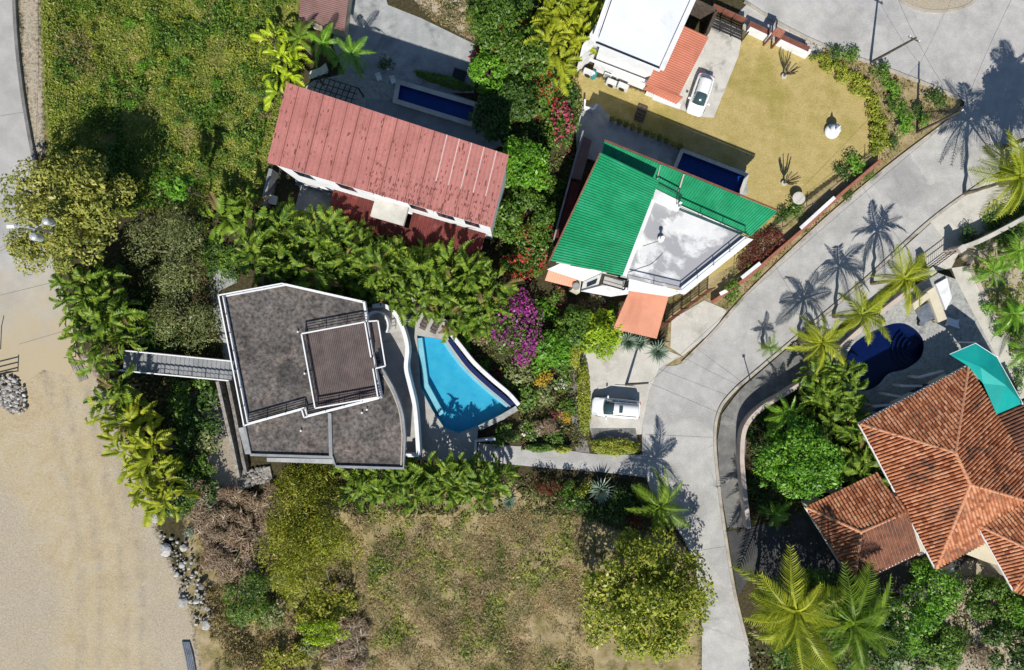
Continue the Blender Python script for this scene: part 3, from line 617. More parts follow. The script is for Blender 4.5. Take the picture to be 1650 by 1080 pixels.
for i, (a, b) in enumerate(((612, 128), (635, 133))):
    p0 = P(a, b, .3); t = thing('patio_chair', p0, ('white patio chair by the corner of the narrow shaded pool', 'white patio chair left of the one by the narrow pool corner')[1 - i], 'chair', 'white patio chairs', .3)
    MB().box(p0 + Vector((0, 0, .42)), (.5, .5, .06)).build('seat', 'white_rail', t); MB().box(p0 + Vector((0, .24, .7)), (.5, .06, .5)).build('backrest', 'white_rail', t)
    for sx_ in (-.2, .2):
        for sy_ in (-.2, .2): MB().box(p0 + Vector((sx_, sy_, .195)), (.05, .05, .39)).build('leg', 'white_rail', t)
t = thing('drain_hatch', P(740, 122, .0), 'dark square hatch in the shaded concrete yard', 'hatch'); MB().box(P(740, 122, .05), (1.5, 1.4, .08), -.3).build('frame', 'grey_ledge', t); MB().box(P(740, 122, .07), (1.3, 1.2, .06), -.3).build('cover', 'car_black', t)
# small outbuilding at the top edge
t = thing('outbuilding', P(525, 0), 'small outbuilding with dusky red corrugated roof at the top edge', 'shed')
panel_roof(t, P(567, -40, 3.2), P(555, 50, 3.0), P(482, 30, 3.0), P(488, -60, 3.2), 14, 2, .05, 'dusky_roof', slab=.12)
MB().prism(inset(W([(567, -40), (555, 50), (482, 30), (488, -60)], 3.0), .5), 0, 2.85).build('wall', 'cream_wall', t)

# ------------------------------------------------------------------ house with the gravel roof
UR, LRZ = 6.6, 5.9
gh = thing('gravel_roof_house', (P(490, 600).x, P(490, 600).y, 0), 'flat roofed modern house with dark gravel roof and raised brown deck', 'house')
up_px = [(352, 476), (454, 457), (583, 486), (598, 577), (611, 642), (490, 673), (486, 660), (393, 686)]
up = W(up_px, UR + 1.0); MB().prism(up, UR - .4, UR).build('upper_roof', 'gravel_roof', gh)
parapet(gh, inset(up, -.08), .2, UR - .45, UR + .12, 'white_paint', 'roof_edge')
railing(gh, [up[7], up[0], up[1], up[2]], UR + .12, UR + 1.0)
railing(gh, [up[4], up[5], up[6], up[7]], UR + .12, UR + 1.0)
dk = W([(486, 538), (588, 519), (609, 640), (508, 658)], UR + 1.05)
dn, ds = [dk[0], dk[1]], [dk[3], dk[2]]; MB().prism(inset(dk, .05), UR + .003, UR + .09).build('deck_base', 'dark_wood', gh)
nb = 34; mb = MB()
for k in range(nb):
    t0, t1 = (k + .08) / nb, (k + .92) / nb; mb.prism([lerp(dk[0], dk[1], t0), lerp(dk[0], dk[1], t1), lerp(dk[3], dk[2], t1), lerp(dk[3], dk[2], t0)], UR + .09, UR + .14)
tag(mb.build('deck_boards', 'deck_wood', gh), None, None, None, 'stuff')
railing(gh, [dk[1], dk[0], dk[3], dk[2]], UR + .14, UR + 1.1); railing(gh, [dk[1], lerp(dk[1], dk[2], .47)], UR + .14, UR + 1.1); railing(gh, [dk[2], lerp(dk[2], dk[1], .38)], UR + .14, UR + 1.1)
ld = W([(592, 520), (609, 518), (613, 560), (600, 563)], UR - .2); MB().prism(ld, UR - .5, UR - .2).build('stair_landing', 'deck_wood', gh)
for k in range(5):
    a = P(601 + k * 1.2, 566 + k * 6, UR - .35 - k * .22); MB().box(a, (.95, .3, .06), .2).build('stair_step', 'deck_wood', gh)
railing(gh, W([(594, 518), (609, 517), (621, 590), (605, 594)], UR + .7), UR - .3, UR + .7, bars=2)
lo_px = [(393, 684), (404, 733), (536, 737), (541, 752), (650, 755), (652, 700), (647, 665), (637, 635), (622, 608), (608, 585), (540, 560), (450, 600)]
lo_out = [(393, 684), (404, 733), (536, 737), (541, 752), (650, 755)] + smooth_line([(652, 705), (648, 668), (637, 635), (623, 608), (611, 588)], 4)
lo = W(lo_out + [(560, 600)], LRZ); MB().prism(lo, LRZ - .4, LRZ).build('lower_roof', 'gravel_roof', gh)
edge = W(lo_out, LRZ + .2); mb = MB(); wall_strip(mb, edge, .22, LRZ - .45, LRZ + .22); mb.build('roof_edge', 'grey_ledge', gh)
e2 = W(lo_out, LRZ + .1); mb = MB(); wall_strip(mb, [lerp(P(560, 660, LRZ), p, .955) for p in e2[4:]], .12, LRZ, LRZ + .06); mb.build('roof_upstand', 'kerb', gh)
mb = MB(); wall_strip(mb, W([(531, 666), (533, 735)], LRZ + .25), .3, LRZ, LRZ + .25); mb.build('roof_divider', 'grey_ledge', gh)
MB().prism(W([(384, 690), (396, 688), (404, 732), (395, 732)], 5.2), 4.9, 5.2).build('ledge', 'concrete_patio', gh)
MB().prism(W([(430, 738), (538, 740), (540, 748), (430, 744)], 5.2), 4.9, 5.2).build('ledge', 'concrete_patio', gh)
wallp = inset(W([(352, 476), (454, 457), (583, 486), (600, 600), (640, 660), (645, 740), (545, 740), (535, 728), (404, 725)], UR), .7)
MB().prism(wallp, -.1, LRZ - .402).build('wall', 'white_paint', gh)
MB().prism(inset(up, .6), LRZ - .41, UR - .41).build('wall', 'white_paint', gh)
n = len(wallp)
for i in range(n):
    a, b = wallp[i], wallp[(i + 1) % n]
    if (b - a).length > 5:
        for t0 in (.12, .42, .7): opening(gh, a, b, t0, t0 + .18, 1.0, 2.4, cen=P(490, 600)); opening(gh, a, b, t0, t0 + .18, 3.8, 5.0, cen=P(490, 600))
# roof bits: little white vents
for a, b in ((481, 535), (492, 602), (584, 665), (486, 694), (592, 660)):
    p = P(a, b, (UR if b < 640 else LRZ)); MB().lathe([(.05, 0), (.05, .2), (.085, .21), (.085, .26)], p, 8).build('vent_pipe', 'porcelain', gh)
# curved balcony with white wall
bc = smooth_line([(600, 494), (616, 492), (634, 503), (648, 528), (656, 560), (654, 592), (660, 620), (668, 655), (672, 700), (674, 734)], 5)
fl = W(bc + [(640, 734), (640, 690), (610, 620), (590, 560), (575, 500)], 3.0); MB().prism(fl, 2.7, 3.0).build('balcony_floor', 'deck_concrete', gh)
mb = MB(); wall_strip(mb, W(bc, 4.0), .36, 2.5, 4.0); mb.build('balcony_wall', 'white_paint', gh)
mb = MB(); wall_strip(mb, W([(674, 734), (652, 734)], 4.0), .3, 2.5, 3.995); mb.build('balcony_wall', 'white_paint', gh)
mb = MB(); wall_strip(mb, [P(605 + 20 * math.cos(a), 525 - 23 * math.sin(a), 4.4) for a in np.linspace(-.5, 3.3, 16)], .16, 3.0, 4.4); mb.build('round_screen', 'white_paint', gh)
for a in (660, 665): MB().beam(P(a, 655, 2.5), P(a, 655, 0), .25, .25).build('column', 'white_paint', gh)
for a, b in ((664, 720), (648, 545), (652, 600)): p = P(a, b, 2.7); MB().box((p.x, p.y, 1.35), (.3, .3, 2.7)).build('column', 'white_paint', gh)
# steps down from the side road
st = thing('garden_stairs', PG(285, 590), 'long timber stairway with white handrails from the side road to the gravel roof house', 'stairs')
A0, A1 = P(200, 580, 3.1), P(376, 597, 1.2); dirv = (A1 - A0); nS = 24; side = Vector((-dirv.y, dirv.x, 0)).normalized()
for k in range(nS):
    p = lerp(A0, A1, (k + .5) / nS); MB().box(p, (.44, 1.75, .07), math.atan2(dirv.y, dirv.x)).build('tread', 'grey_ledge', st)
for s in (-1, 1):
    off = side * s * .93; MB().beam(A0 + off - Vector((0, 0, .12)), A1 + off - Vector((0, 0, .12)), .08, .3).build('stringer', 'dark_wood', st)
    MB().beam(A0 + off + Vector((0, 0, .95)), A1 + off + Vector((0, 0, .95)), .11, .07).build('handrail', 'white_rail', st)
    MB().beam(A0 + off + Vector((0, 0, .5)), A1 + off + Vector((0, 0, .5)), .035, .035).build('bar', 'white_rail', st)
    for k in range(9): p = lerp(A0, A1, k / 8) + off; MB().box((p.x, p.y, p.z + .42), (.06, .06, 1.0)).build('post', 'white_rail', st)
# stone revetment and terraced walls west of the house
for i, (l, hgt, w, lab) in enumerate((([(350, 615), (360, 660), (374, 720), (384, 770)], 1.3, .3, 'outer low concrete terrace wall west of the gravel roof house'), ([(366, 612), (378, 670), (390, 735), (396, 762)], 1.0, .3, 'inner low concrete terrace wall against the gravel roof house'))):
    mb = MB(); wall_strip(mb, W(smooth_line(l), hgt), w, -.1, hgt); tag(mb.build('terrace_wall', 'stone_rubble', org=P(*l[1])), lab, 'wall')
def stone_mesh(seed, mat):
    r = np.random.default_rng(seed); bm = bmesh.new(); bmesh.ops.create_icosphere(bm, subdivisions=2, radius=.5); ax = [Vector(r.normal(size=3)).normalized() for _ in range(7)]; cut = [r.uniform(.30, .46) for _ in ax]
    for v in bm.verts:
        for a_, c_ in zip(ax, cut):
            d_ = v.co.dot(a_)
            if d_ > c_: v.co -= a_ * (d_ - c_)
        v.co *= 1 + r.normal(0, .04)
    me = bpy.data.meshes.new('stone'); bm.to_mesh(me); bm.free(); me.materials.append(MATS[mat]); return me
STN = [stone_mesh(i, 'stone_rubble') for i in range(5)]; BLD = [stone_mesh(20 + i, 'boulder_white') for i in range(4)]
def put_stones(parent, pts, meshes, smin, smax, seed, flat_=.6, lift=.3):
    r = random.Random(seed); o0 = ORG[parent.name]
    for (a, b) in pts:
        s = r.uniform(smin, smax); p = PG(a, b); o = bpy.data.objects.new('stone', r.choice(meshes)); link(o, parent)
        o.location = p - o0 + Vector((0, 0, s * flat_ * .5 * lift * 2)); o.scale = (s * r.uniform(.8, 1.25), s, s * flat_); o.rotation_euler = (r.uniform(-.3, .3), r.uniform(-.3, .3), r.uniform(0, 6.3))
t = thing('stone_revetment', PG(342, 660), 'band of grey rubble stones on the bank beside the terrace walls', 'stone bank')
put_stones(t, sample([(322, 612), (350, 615), (362, 670), (366, 705), (350, 705), (338, 670)], 170, 5, 3.2), STN, .25, .5, 2)
t = thing('stone_platform', PG(415, 765), 'rough stone ledge below the corner of the gravel roof house', 'stone ledge')
put_stones(t, sample([(384, 762), (432, 752), (438, 772), (388, 786)], 70, 6, 4), STN, .35, .6, 3)
MB().prism(W([(384, 764), (434, 752), (438, 772), (388, 786)], .35), -.1, .25).build('bed', 'stone_rubble', t)
structure('path', [(335, 440), (378, 425), (382, 455), (352, 470), (368, 560), (380, 600), (368, 605), (350, 540), (338, 470)], .03, 'concrete_patio', label='grey concrete path along the west wall of the gravel roof house')
# deck + turquoise pool
PL = [(672, 541), (716, 548)] + smooth_line([(728, 566), (750, 594), (780, 622), (808, 645), (826, 660)], 4) + [(806, 672), (772, 686), (738, 698), (716, 690), (696, 660), (678, 626)]
DK = [(610, 485), (650, 470), (725, 520), (722, 545)] + smooth_line([(734, 562), (756, 590), (786, 618), (814, 641), (834, 657)], 4) + [(812, 676), (770, 693), (765, 742), (672, 742), (640, 700), (600, 600)]
structure('pool_deck', DK, 1.0, 'deck_concrete', 1.05, [PL], label='concrete deck round the turquoise pool')
tp = pool('swimming_pool', PL, 1.0, .95, 'pool_turquoise', 'water_clear', 'bright turquoise angular pool beside the gravel roof house', None, wz=-.1)
mb = MB(); wall_strip(mb, W(smooth_line([(716, 548), (728, 566), (750, 594), (780, 622), (808, 645), (828, 660)], 4), .88), .55, .1, .87); mb.build('ledge', 'pool_step', tp)
mb = MB(); wall_strip(mb, W(smooth_line([(724, 547), (737, 566), (758, 593), (787, 620), (812, 641), (828, 655)], 4), 1.02), .42, .6, 1.02); mb.build('overflow_channel', 'pool_tile_navy', tp)
mb = MB(); wall_strip(mb, W([(676, 545), (686, 620), (712, 668)], .84), .5, .1, .84); mb.build('ledge', 'pool_step', tp)
mb = MB(); wall_strip(mb, W(smooth_line([(728, 540), (743, 559), (764, 585), (793, 612), (819, 634), (836, 653)], 4), 1.7), .38, 0, 1.7); tag(mb.build('pool_wall', 'white_paint', org=P(770, 600)), 'white curved wall along the garden side of the turquoise pool', 'wall')
mb = MB(); wall_strip(mb, W([(833, 658), (806, 674), (772, 690)], 1.25), .5, 0, 1.25); tag(mb.build('pool_wall', 'stone_deck', org=P(805, 675)), 'stone end wall at the pointed corner of the turquoise pool', 'wall')
mb = MB(); wall_strip(mb, W([(798, 708), (766, 711), (765, 742)], 1.3), .22, 0, 1.3); tag(mb.build('low_wall', 'white_paint', org=P(768, 722)), 'thin white low wall at the foot of the pool deck', 'wall')
for k, (a, b) in enumerate(((688, 516), (705, 522), (672, 500))):
    p0 = P(a, b, 1.0); t = thing('sun_lounger', p0, ('slatted brown lounger nearest the palm hedge', 'slatted brown lounger at the corner of the turquoise pool', 'slatted brown lounger nearest the curved balcony')[k], 'lounger', 'loungers on the turquoise pool deck', 1.1)
    for q in range(6): MB().box(p0 + Vector((-.85 + q * .34, 0, .3)), (.28, .62, .04)).build('slat', 'deck_wood', t)
    for sx_ in (-.8, .8):
        for sy_ in (-.25, .25): MB().box(p0 + Vector((sx_, sy_, .14)), (.05, .05, .28)).build('leg', 'dark_wood', t)

# ------------------------------------------------------------------ house with the green roof
ZM, ZS, ZT = 8.0, 6.6, 6.0
eh = thing('green_roof_house', (P(1050, 370).x, P(1050, 370).y, 0), 'white house with bright green ribbed roofs round a white roof terrace', 'house')
panel_roof(eh, P(968, 246, ZM), P(887, 420, ZM - .5), P(1003, 444, ZM - .5), P(1062, 291, ZM), 11, 4, .06, 'green_metal')
panel_roof(eh, P(974, 228, ZS), P(1253, 341, ZS), P(1210, 380, ZS - .3), P(965, 268, ZS - .3), 17, 4, .05, 'green_metal')
for a, b, c_, d in ((1062, 262, 1053, 290),): MB().beam(P(1102, 281, ZS + .08), P(1093, 310, ZS), .12, .06).build('roof_seam', 'seam_white', eh)
MB().beam(P(1064, 266, ZS + .08), P(1058, 292, ZS), .06, .06).build('roof_seam', 'seam_white', eh)
MB().beam(P(974, 226, ZS + .05), P(1254, 339, ZS + .05), .12, .14).build('gutter', 'brown_wood', eh); MB().beam(P(967, 247, ZM + .02), P(885, 421, ZM - .45), .12, .14).build('gutter', 'brown_wood', eh)
ter = [(1052, 300), (1098, 322), (1092, 338), (1204, 383), (1098, 466), (1000, 446)]
tw = W(ter, ZT); MB().prism(tw, ZT - .35, ZT).build('roof_terrace', 'terrace_white', eh)
MB().prism(W([(1056, 304), (1100, 326), (1093, 340), (1052, 322)], ZT + .5), ZT, ZT + .45).build('upstand', 'white_paint', eh)
MB().prism(W([(1030, 363), (1058, 304), (1062, 306), (1010, 444), (1000, 442)], ZT + .2), ZT + .0, ZT + .3).build('upstand', 'white_paint', eh)
parapet(eh, W([(1200, 381), (1206, 384), (1100, 470), (1096, 464)], ZT + .35), .18, ZT - 1, ZT + .35, 'white_paint')
MB().prism(W([(1204, 383), (1214, 386), (1104, 474), (1092, 470), (1098, 462)], ZT - .1), ZT - .9, ZT - .12).build('cornice', 'white_paint', eh)
railing(eh, W([(1060, 294), (1098, 314), (1094, 326)], ZT + 1.3), ZT + .3, ZT + 1.3, 'dark_green_rail', 'dark_green_rail', 1, 2)
railing(eh, W([(1097, 330), (1206, 378)], ZT + 1.3), ZT, ZT + 1.3, 'dark_green_rail', 'dark_green_rail', 1, 2)
railing(eh, W([(1206, 384), (1100, 470), (1014, 450)], ZT + 1.0), ZT, ZT + 1.0, 'white_rail', 'white_rail', 1, 2, .06, .03)
p = P(1064, 386, ZT); MB().lathe([(.28, 0), (.28, .35), (.1, .4), (.1, .9), (.18, .95), (.18, 1.05)], p, 10).build('vent_pipe', 'porcelain', eh)
mb = MB(); mb.tube([P(a, b, ZT + .03) for a, b in smooth_line([(1068, 408), (1050, 425), (1032, 432), (1010, 440)])], .02, 5); mb.build('cable', 'cable', eh)
mb = MB(); mb.tube([P(a, b, ZT + .03) for a, b in smooth_line([(1064, 388), (1048, 393), (1036, 397)])], .015, 5); mb.build('cable', 'cable', eh)
wp = inset(W([(972, 240), (1235, 345), (1204, 383), (1098, 466), (890, 418)], ZT), .5); MB().prism(wp, -.1, ZT - .36).build('wall', 'white_paint', eh)
MB().prism(inset(W([(968, 246), (887, 420), (1003, 444), (1062, 291)], ZM - .5), .4), ZT - .5, ZM - .7).build('wall', 'white_paint', eh)
for i in range(len(wp)):
    a, b = wp[i], wp[(i + 1) % len(wp)]
    if (b - a).length > 5:
        for t0 in (.15, .45, .72): opening(eh, a, b, t0, t0 + .15, 1.0, 2.6, cen=P(1050, 370)); opening(eh, a, b, t0, t0 + .15, 3.9, 5.2, cen=P(1050, 370))
# white slabs, awning and skylight at the front
MB().prism(W([(882, 434), (902, 425), (972, 438), (940, 453)], 5.0), 4.6, 5.0).build('canopy', 'white_paint', eh)
panel_roof(eh, P(884, 435, 4.5), P(930, 446, 4.5), P(926, 464, 3.9), P(878, 452, 3.9), 6, 2, .04, 'orange_sheet', 'awning_panel')
MB().prism(W([(926, 446), (937, 450), (934, 472), (922, 466)], 4.2), 0, 4.2).build('porch_pier', 'cream_wall', eh)
MB().lathe([(.28, 0), (.34, .05), (.34, .3), (.2, .32)], P(928, 462, 4.2), 14).build('vent_fan', 'grey_ledge', eh)
MB().prism(W([(940, 454), (970, 440), (964, 460), (936, 470)], 4.0), 3.7, 4.0).build('skylight_kerb', 'hvac_case', eh)
MB().prism(W([(946, 456), (963, 449), (960, 457), (945, 463)], 4.02), 3.98, 4.05).build('skylight', 'window_glass', eh)
MB().prism(W([(937, 469), (970, 460), (1014, 464), (1012, 474), (985, 478)], 4.2), 3.8, 4.2).build('canopy', 'white_paint', eh)
MB().prism(W([(973, 444), (1008, 452), (1003, 466), (970, 458)], 4.9), 4.5, 4.9).build('balcony', 'deck_concrete', eh); railing(eh, W([(974, 442), (970, 457), (1006, 467), (1012, 452)], 5.8), 4.9, 5.8, 'black_metal', 'black_metal', 1)
MB().prism(W([(1014, 450), (1100, 471), (1080, 478), (1012, 468)], 4.6), 4.2, 4.6).build('canopy', 'white_paint', eh)
panel_roof(eh, P(1016, 465, 3.6), P(1078, 476, 3.6), P(1058, 546, 3.1), P(988, 530, 3.1), 12, 3, .035, 'orange_sheet', 'carport_panel')
for a, b in ((1020, 470), (1074, 480), (1056, 540), (992, 526)): p = P(a, b, 3.1); MB().box((p.x, p.y, 1.5), (.2, .2, 3.0)).build('post', 'white_paint', eh)
# narrow side roofs, tree shade put into their darker, duller colours
panel_roof(eh, P(940, 220, 2.4), P(954, 226, 2.6), P(936, 290, 2.6), P(920, 286, 2.4), 4, 2, .05, 'dusky_roof', 'side_roof_panel')
panel_roof(eh, P(918, 292, 2.0), P(936, 296, 2.3), P(900, 400, 2.3), P(888, 396, 2.0), 4, 2, .05, 'maroon_roof', 'side_roof_panel')
MB().beam(P(938, 216, 1.2), P(888, 400, 1.2), .15, 2.2).build('side_wall', 'grey_ledge', eh)
# patio, pool, pots
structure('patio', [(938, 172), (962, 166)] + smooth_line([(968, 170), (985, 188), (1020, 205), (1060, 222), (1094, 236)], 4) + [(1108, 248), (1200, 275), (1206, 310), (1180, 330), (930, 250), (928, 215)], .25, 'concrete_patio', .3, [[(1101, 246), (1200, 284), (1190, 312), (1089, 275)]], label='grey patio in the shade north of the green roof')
pool('swimming_pool', [(1101, 246), (1200, 284), (1190, 312), (1089, 275)], .9, .85, 'pool_tile_blue', 'water_deep', 'deep blue rectangular pool behind the green roof', 'concrete_pale', .35)
for a, b, lab in (((940, 164), (966, 172), 'low white wall at the west end of the shaded patio'),):
    mb = MB(); wall_strip(mb, W([(943, 160), (942, 172), (956, 176), (962, 168)], 1.0), .2, 0, 1.0); tag(mb.build('low_wall', 'white_paint', org=P(950, 170)), lab, 'wall')

# ------------------------------------------------------------------ white house at the top
whs = thing('white_house', (P(1030, 50).x, P(1030, 50).y, 0), 'white house with flat bluish white roof and salmon side roof', 'house')
MB().prism(W([(962, 70), (1062, 109), (1120, -18), (1160, -110), (1050, -150), (1000, -40)], 6.5), 6.1, 6.5).build('roof', 'white_roof', whs)
MB().beam(P(958, 69, 6.05), P(1064, 113, 6.05), .18, .5).build('fascia', 'white_paint', whs)
for a, b in (((960, 68), (1063, 110)), ((1063, 110), (1122, -20)), ((960, 68), (998, -42))): MB().beam(P(a[0], a[1], 6.56), P(b[0], b[1], 6.56), .10, .12).build('roof_trim', 'black_metal' if a[0] != 960 or b[0] == 1063 else 'white_paint', whs)
MB().beam(P(1066, 112, 6.5), P(1126, -20, 6.5), .45, .3).build('roof_trim', 'white_paint', whs); MB().beam(P(956, 66, 6.4), P(994, -42, 6.4), .35, .3).build('roof_trim', 'white_paint', whs)
wq = inset(W([(962, 70), (1062, 109), (1120, -18), (1160, -110), (1050, -150), (1000, -40)], 6.5), .3); MB().prism(wq, -.1, 6.09).build('wall', 'white_paint', whs)
wq2 = W([(960, 69), (1062, 111), (1062, 60), (975, 30)], 6.3); MB().prism(W([(934, 92), (958, 72), (974, 60), (960, 40), (938, 74)], 4.0), 0, 4.0).build('annex', 'white_paint', whs); MB().beam(P(950, 96, 3.0), P(1048, 134, 3.0), .25, .12).build('ledge', 'white_paint', whs)
s0 = sorted(wq2, key=lambda p: p.y); 
opening(whs, s0[0], s0[1], .62, .72, .2, 1.1, 'vent', cen=P(1030, 20), glass='grey_ledge')
panel_roof(whs, P(1098, 40, 3.6), P(1040, 136, 3.6), P(1092, 158, 3.4), P(1142, 60, 3.4), 10, 3, .05, 'salmon_metal')
panel_roof(whs, P(1046, 136, 3.6), P(1100, 158, 3.5), P(1090, 168, 2.7), P(1036, 144, 2.7), 7, 2, .05, 'salmon_metal', 'hip_panel')
MB().prism(inset(W([(1098, 40), (1040, 136), (1092, 158), (1142, 60)], 3.3), .4), 0, 3.2).build('wall', 'white_paint', whs)
MB().beam(P(1052, 156, 2.5), P(1096, 172, 2.5), .5, .2).build('awning', 'white_paint', whs)
for a, b in (((1106, 8), (1148, 28)), ((1148, 28), (1134, 62)), ((1110, 4), (1098, 38))): MB().beam(P(a[0], a[1], 1.4), P(b[0], b[1], 1.4), .3, 2.8).build('yard_wall', 'dark_wood', whs)
for i, (a, b) in enumerate(((948, 118), (985, 134), (1003, 140))):
    t = thing('air_conditioner', P(a, b), ('pale air conditioner at the west corner of the white house', 'pale air conditioner in the middle of the white house south wall', 'pale air conditioner east of the middle one by the white house')[i], 'air conditioner', 'air conditioners by the white house')
    MB().box(P(a, b, .5), (1.0, .5, .8), -.4).build('case', 'hvac_case', t, bevel=.03); MB().box(P(a, b, .05), (1.2, .7, .1), -.4).build('base', 'concrete_pale', t)
    q = P(a, b, .5) + Vector((-.1, -.262, 0)); MB().tube([q, q + Vector((-.02, -.04, 0))], .3, 14).build('fan_grille', 'black_metal', t)
t = thing('water_drum', P(955, 124), 'teal plastic drum beside the white house air conditioner', 'drum'); MB().lathe([(.3, 0), (.34, .2), (.34, .7), (.3, .88), (.12, .9)], P(955, 124), 14).build('body', 'plastic_teal', t); MB().lathe([(.13, .9), (.13, .95)], P(955, 124), 10).build('cap', 'white_rail', t)
t = thing('garden_step', P(1035, 180), 'dark wooden plank step between lawn and shaded patio', 'step')
for k in range(5): MB().box(P(1036 - k * 1.6, 172 + k * 5, .12), (.95, .26, .06), -.38).build('plank', 'dark_wood', t)
for s in (-.4, .4): MB().beam(P(1037, 170, .05) + Vector((s, -s * .4, 0)), P(1029, 194, .05) + Vector((s, -s * .4, 0)), .08, .1).build('bearer', 'dark_wood', t)

# ------------------------------------------------------------------ tiled house at the right
tl = thing('tiled_house', (P(1540, 760).x, P(1540, 760).y, 0), 'large house with hipped terracotta barrel tile roofs', 'house')
TILE = MB(); segs = 4; vs_ = []
for y, zz in ((-.235, .03), (.235, 0)):
    for k in range(segs + 1):
        a = math.pi * k / segs; vs_.append((-.125 * math.cos(a), y, .115 * math.sin(a) + zz))
TILE.add(vs_, [(k, k + 1, segs + 1 + k + 1, segs + 1 + k) for k in range(segs)]); TILE_ME = TILE.mesh('tile', 'terracotta')
JOIN = MB(); DARK = MB(); RDG = MB(); ntile = [0]
def tile_plane(pts, eave, limit=300, dark_tone=False):
    """pts: 3D polygon; eave: (i, j) indices of its eave edge"""
    a, b = pts[eave[0]], pts[eave[1]]; u = (b - a).normalized(); n = Vector((0, 0, 0))
    for i in range(len(pts)): n += (pts[i]).cross(pts[(i + 1) % len(pts)])
    n.normalize(); n = n if n.z > 0 else -n
    v = n.cross(u).normalized()
    if v.z < 0: u = -u; v = n.cross(u).normalized()
    uv = [((p - a).dot(u), (p - a).dot(v)) for p in pts]; us = [p[0] for p in uv]; vs2 = [p[1] for p in uv]
    M = Matrix((u, v, n)).transposed(); o0 = ORG[tl.name]
    cols = np.arange(min(us) + .2, max(us), .325); rows = np.arange(min(vs2) + .22, max(vs2) + .1, .42)
    for c in cols:
        for r_ in rows:
            if not inpoly(c, r_, uv): continue
            p = a + u * float(c + rnd.uniform(-.015, .015)) + v * float(r_ + rnd.uniform(-.02, .02)) + n * .03
            ntile[0] += 1
            if not dark_tone and ntile[0] % 6 == 0 and ntile[0] // 6 <= limit:
                o = bpy.data.objects.new('tile', TILE_ME); link(o, tl); o.matrix_local = Matrix.Translation(p - o0) @ M.to_4x4()
            else: (DARK if dark_tone else JOIN).add([p + M @ Vector(q) for q in TILE.v], TILE.f)
    mb = MB(); lo = [p - n * .16 for p in pts]; k = len(pts); mb.add(list(pts) + lo, [tuple(range(k)), tuple(range(2 * k - 1, k - 1, -1))] + [(i, k + i, k + (i + 1) % k, (i + 1) % k) for i in range(k)]); mb.build('roof_bed', 'brick_red', tl)
def ridge(a, b):
    n = max(2, int((b - a).length / .5)); d = (b - a) / n
    for i in range(n):
        p, q = a + d * i, a + d * (i + 1.06); s = Vector((-d.y, d.x, 0)).normalized(); vv = []
        for e, w in ((p, .17), (q, .14)):
            for k in range(5): t_ = math.pi * k / 4; vv.append(e + s * math.cos(t_) * w + Vector((0, 0, .16 * math.sin(t_) + (.02 if e is p else 0))))
        RDG.add(vv, [(k, k + 1, 6 + k, 5 + k) for k in range(4)])
E, RZ = 4.2, 6.6
W_, N_, S_ = P(1385, 683, E), P(1560, 590, E), P(1508, 916, E)
R1, R2 = P(1539, 729, RZ), P(1563, 781, RZ); E_ = P(1692, 818, E)
tile_plane([W_, N_, R1], (0, 1)); tile_plane([S_, W_, R1, R2], (0, 1)); tile_plane([N_, E_, R2, R1], (0, 1)); tile_plane([E_, S_, R2], (0, 1))
for a, b in ((W_, R1), (N_, R1), (R1, R2), (R2, S_), (R2, E_)): ridge(a, b)
e2 = 3.4
w1, w2, w3, w4 = P(1298, 817, e2), P(1376, 776, e2), P(1432, 776, e2), P(1482, 890, e2); w5 = P(1376, 941, e2); ap = P(1387, 857, 4.9); rj = P(1462, 824, 4.7)
tile_plane([w1, P(1412, 762, e2), rj, ap], (0, 1)); tile_plane([w5, w1, ap], (0, 1)); tile_plane([w4, w5, ap, rj], (0, 1), dark_tone=True)
for a, b in ((w1, ap), (ap, w5), (ap, rj)): ridge(a, b)
f1, f2, f3 = P(1575, 846, 4.8), P(1720, 760, 4.8), P(1634, 952, 4.8); fr = P(1672, 892, 6.3); fr2 = P(1720, 930, 6.3)
tile_plane([f1, f2, P(1760, 850, 6.3), fr], (0, 1)); tile_plane([f3, f1, fr], (0, 1)); tile_plane([P(1740, 1000, 4.8), f3, fr, fr2], (0, 1))
ridge(f1, fr); ridge(fr, f3)
g1, g2, g3, g4 = P(1602, 668, 3.2), P(1655, 640, 3.2), P(1700, 745, 3.2), P(1650, 765, 3.4)
tile_plane([g2, g3, g4, g1], (0, 1), dark_tone=True)
tag(JOIN.build('roof_tiles', 'terracotta', tl), None, None, None, 'stuff'); tag(DARK.build('dark_roof_tiles', 'terracotta_dark', tl), None, None, None, 'stuff'); tag(RDG.build('ridge_tiles', 'terracotta_ridge', tl), None, None, None, 'stuff')
for poly, z1 in ((inset(W([(1385, 683), (1560, 590), (1692, 818), (1508, 916)], E), .7), E - .2), (inset(W([(1298, 817), (1412, 762), (1482, 890), (1376, 941)], e2), .6), e2 - .2), (inset(W([(1575, 846), (1720, 760), (1800, 900), (1634, 952)], 4.8), .6), 4.55)):
    MB().prism(poly, -.1, z1).build('wall', 'cream_wall', tl)
    for i in range(4):
        a, b = poly[i], poly[(i + 1) % 4]
        for t0 in (.2, .6): opening(tl, a, b, t0, t0 + .18, 1.0, 2.3, cen=sum(poly, Vector((0, 0))) / 4)
for a, b in ((W_, S_), (W_, N_), (w1, w5), (w5, w4), (f1, f3)): MB().beam(a + Vector((0, 0, -.10)), b + Vector((0, 0, -.10)), .22, .16).build('fascia', 'white_paint', tl)
MB().add([P(1556, 893, 3.2), P(1590, 872, 3.2), P(1612, 912, 3.2), P(1590, 905, 3.2)], [(3, 2, 1, 0)]).build('canopy_top', 'cream_wall', tl)
MB().prism(W([(1556, 893), (1590, 872), (1612, 912), (1590, 906)], 3.2), 2.95, 3.19).build('canopy', 'cream_wall', tl)
MB().prism(W([(1440, 795), (1448, 792), (1490, 885), (1482, 890)], 3.6), 0, 3.6).build('wall', 'cream_wall', tl)
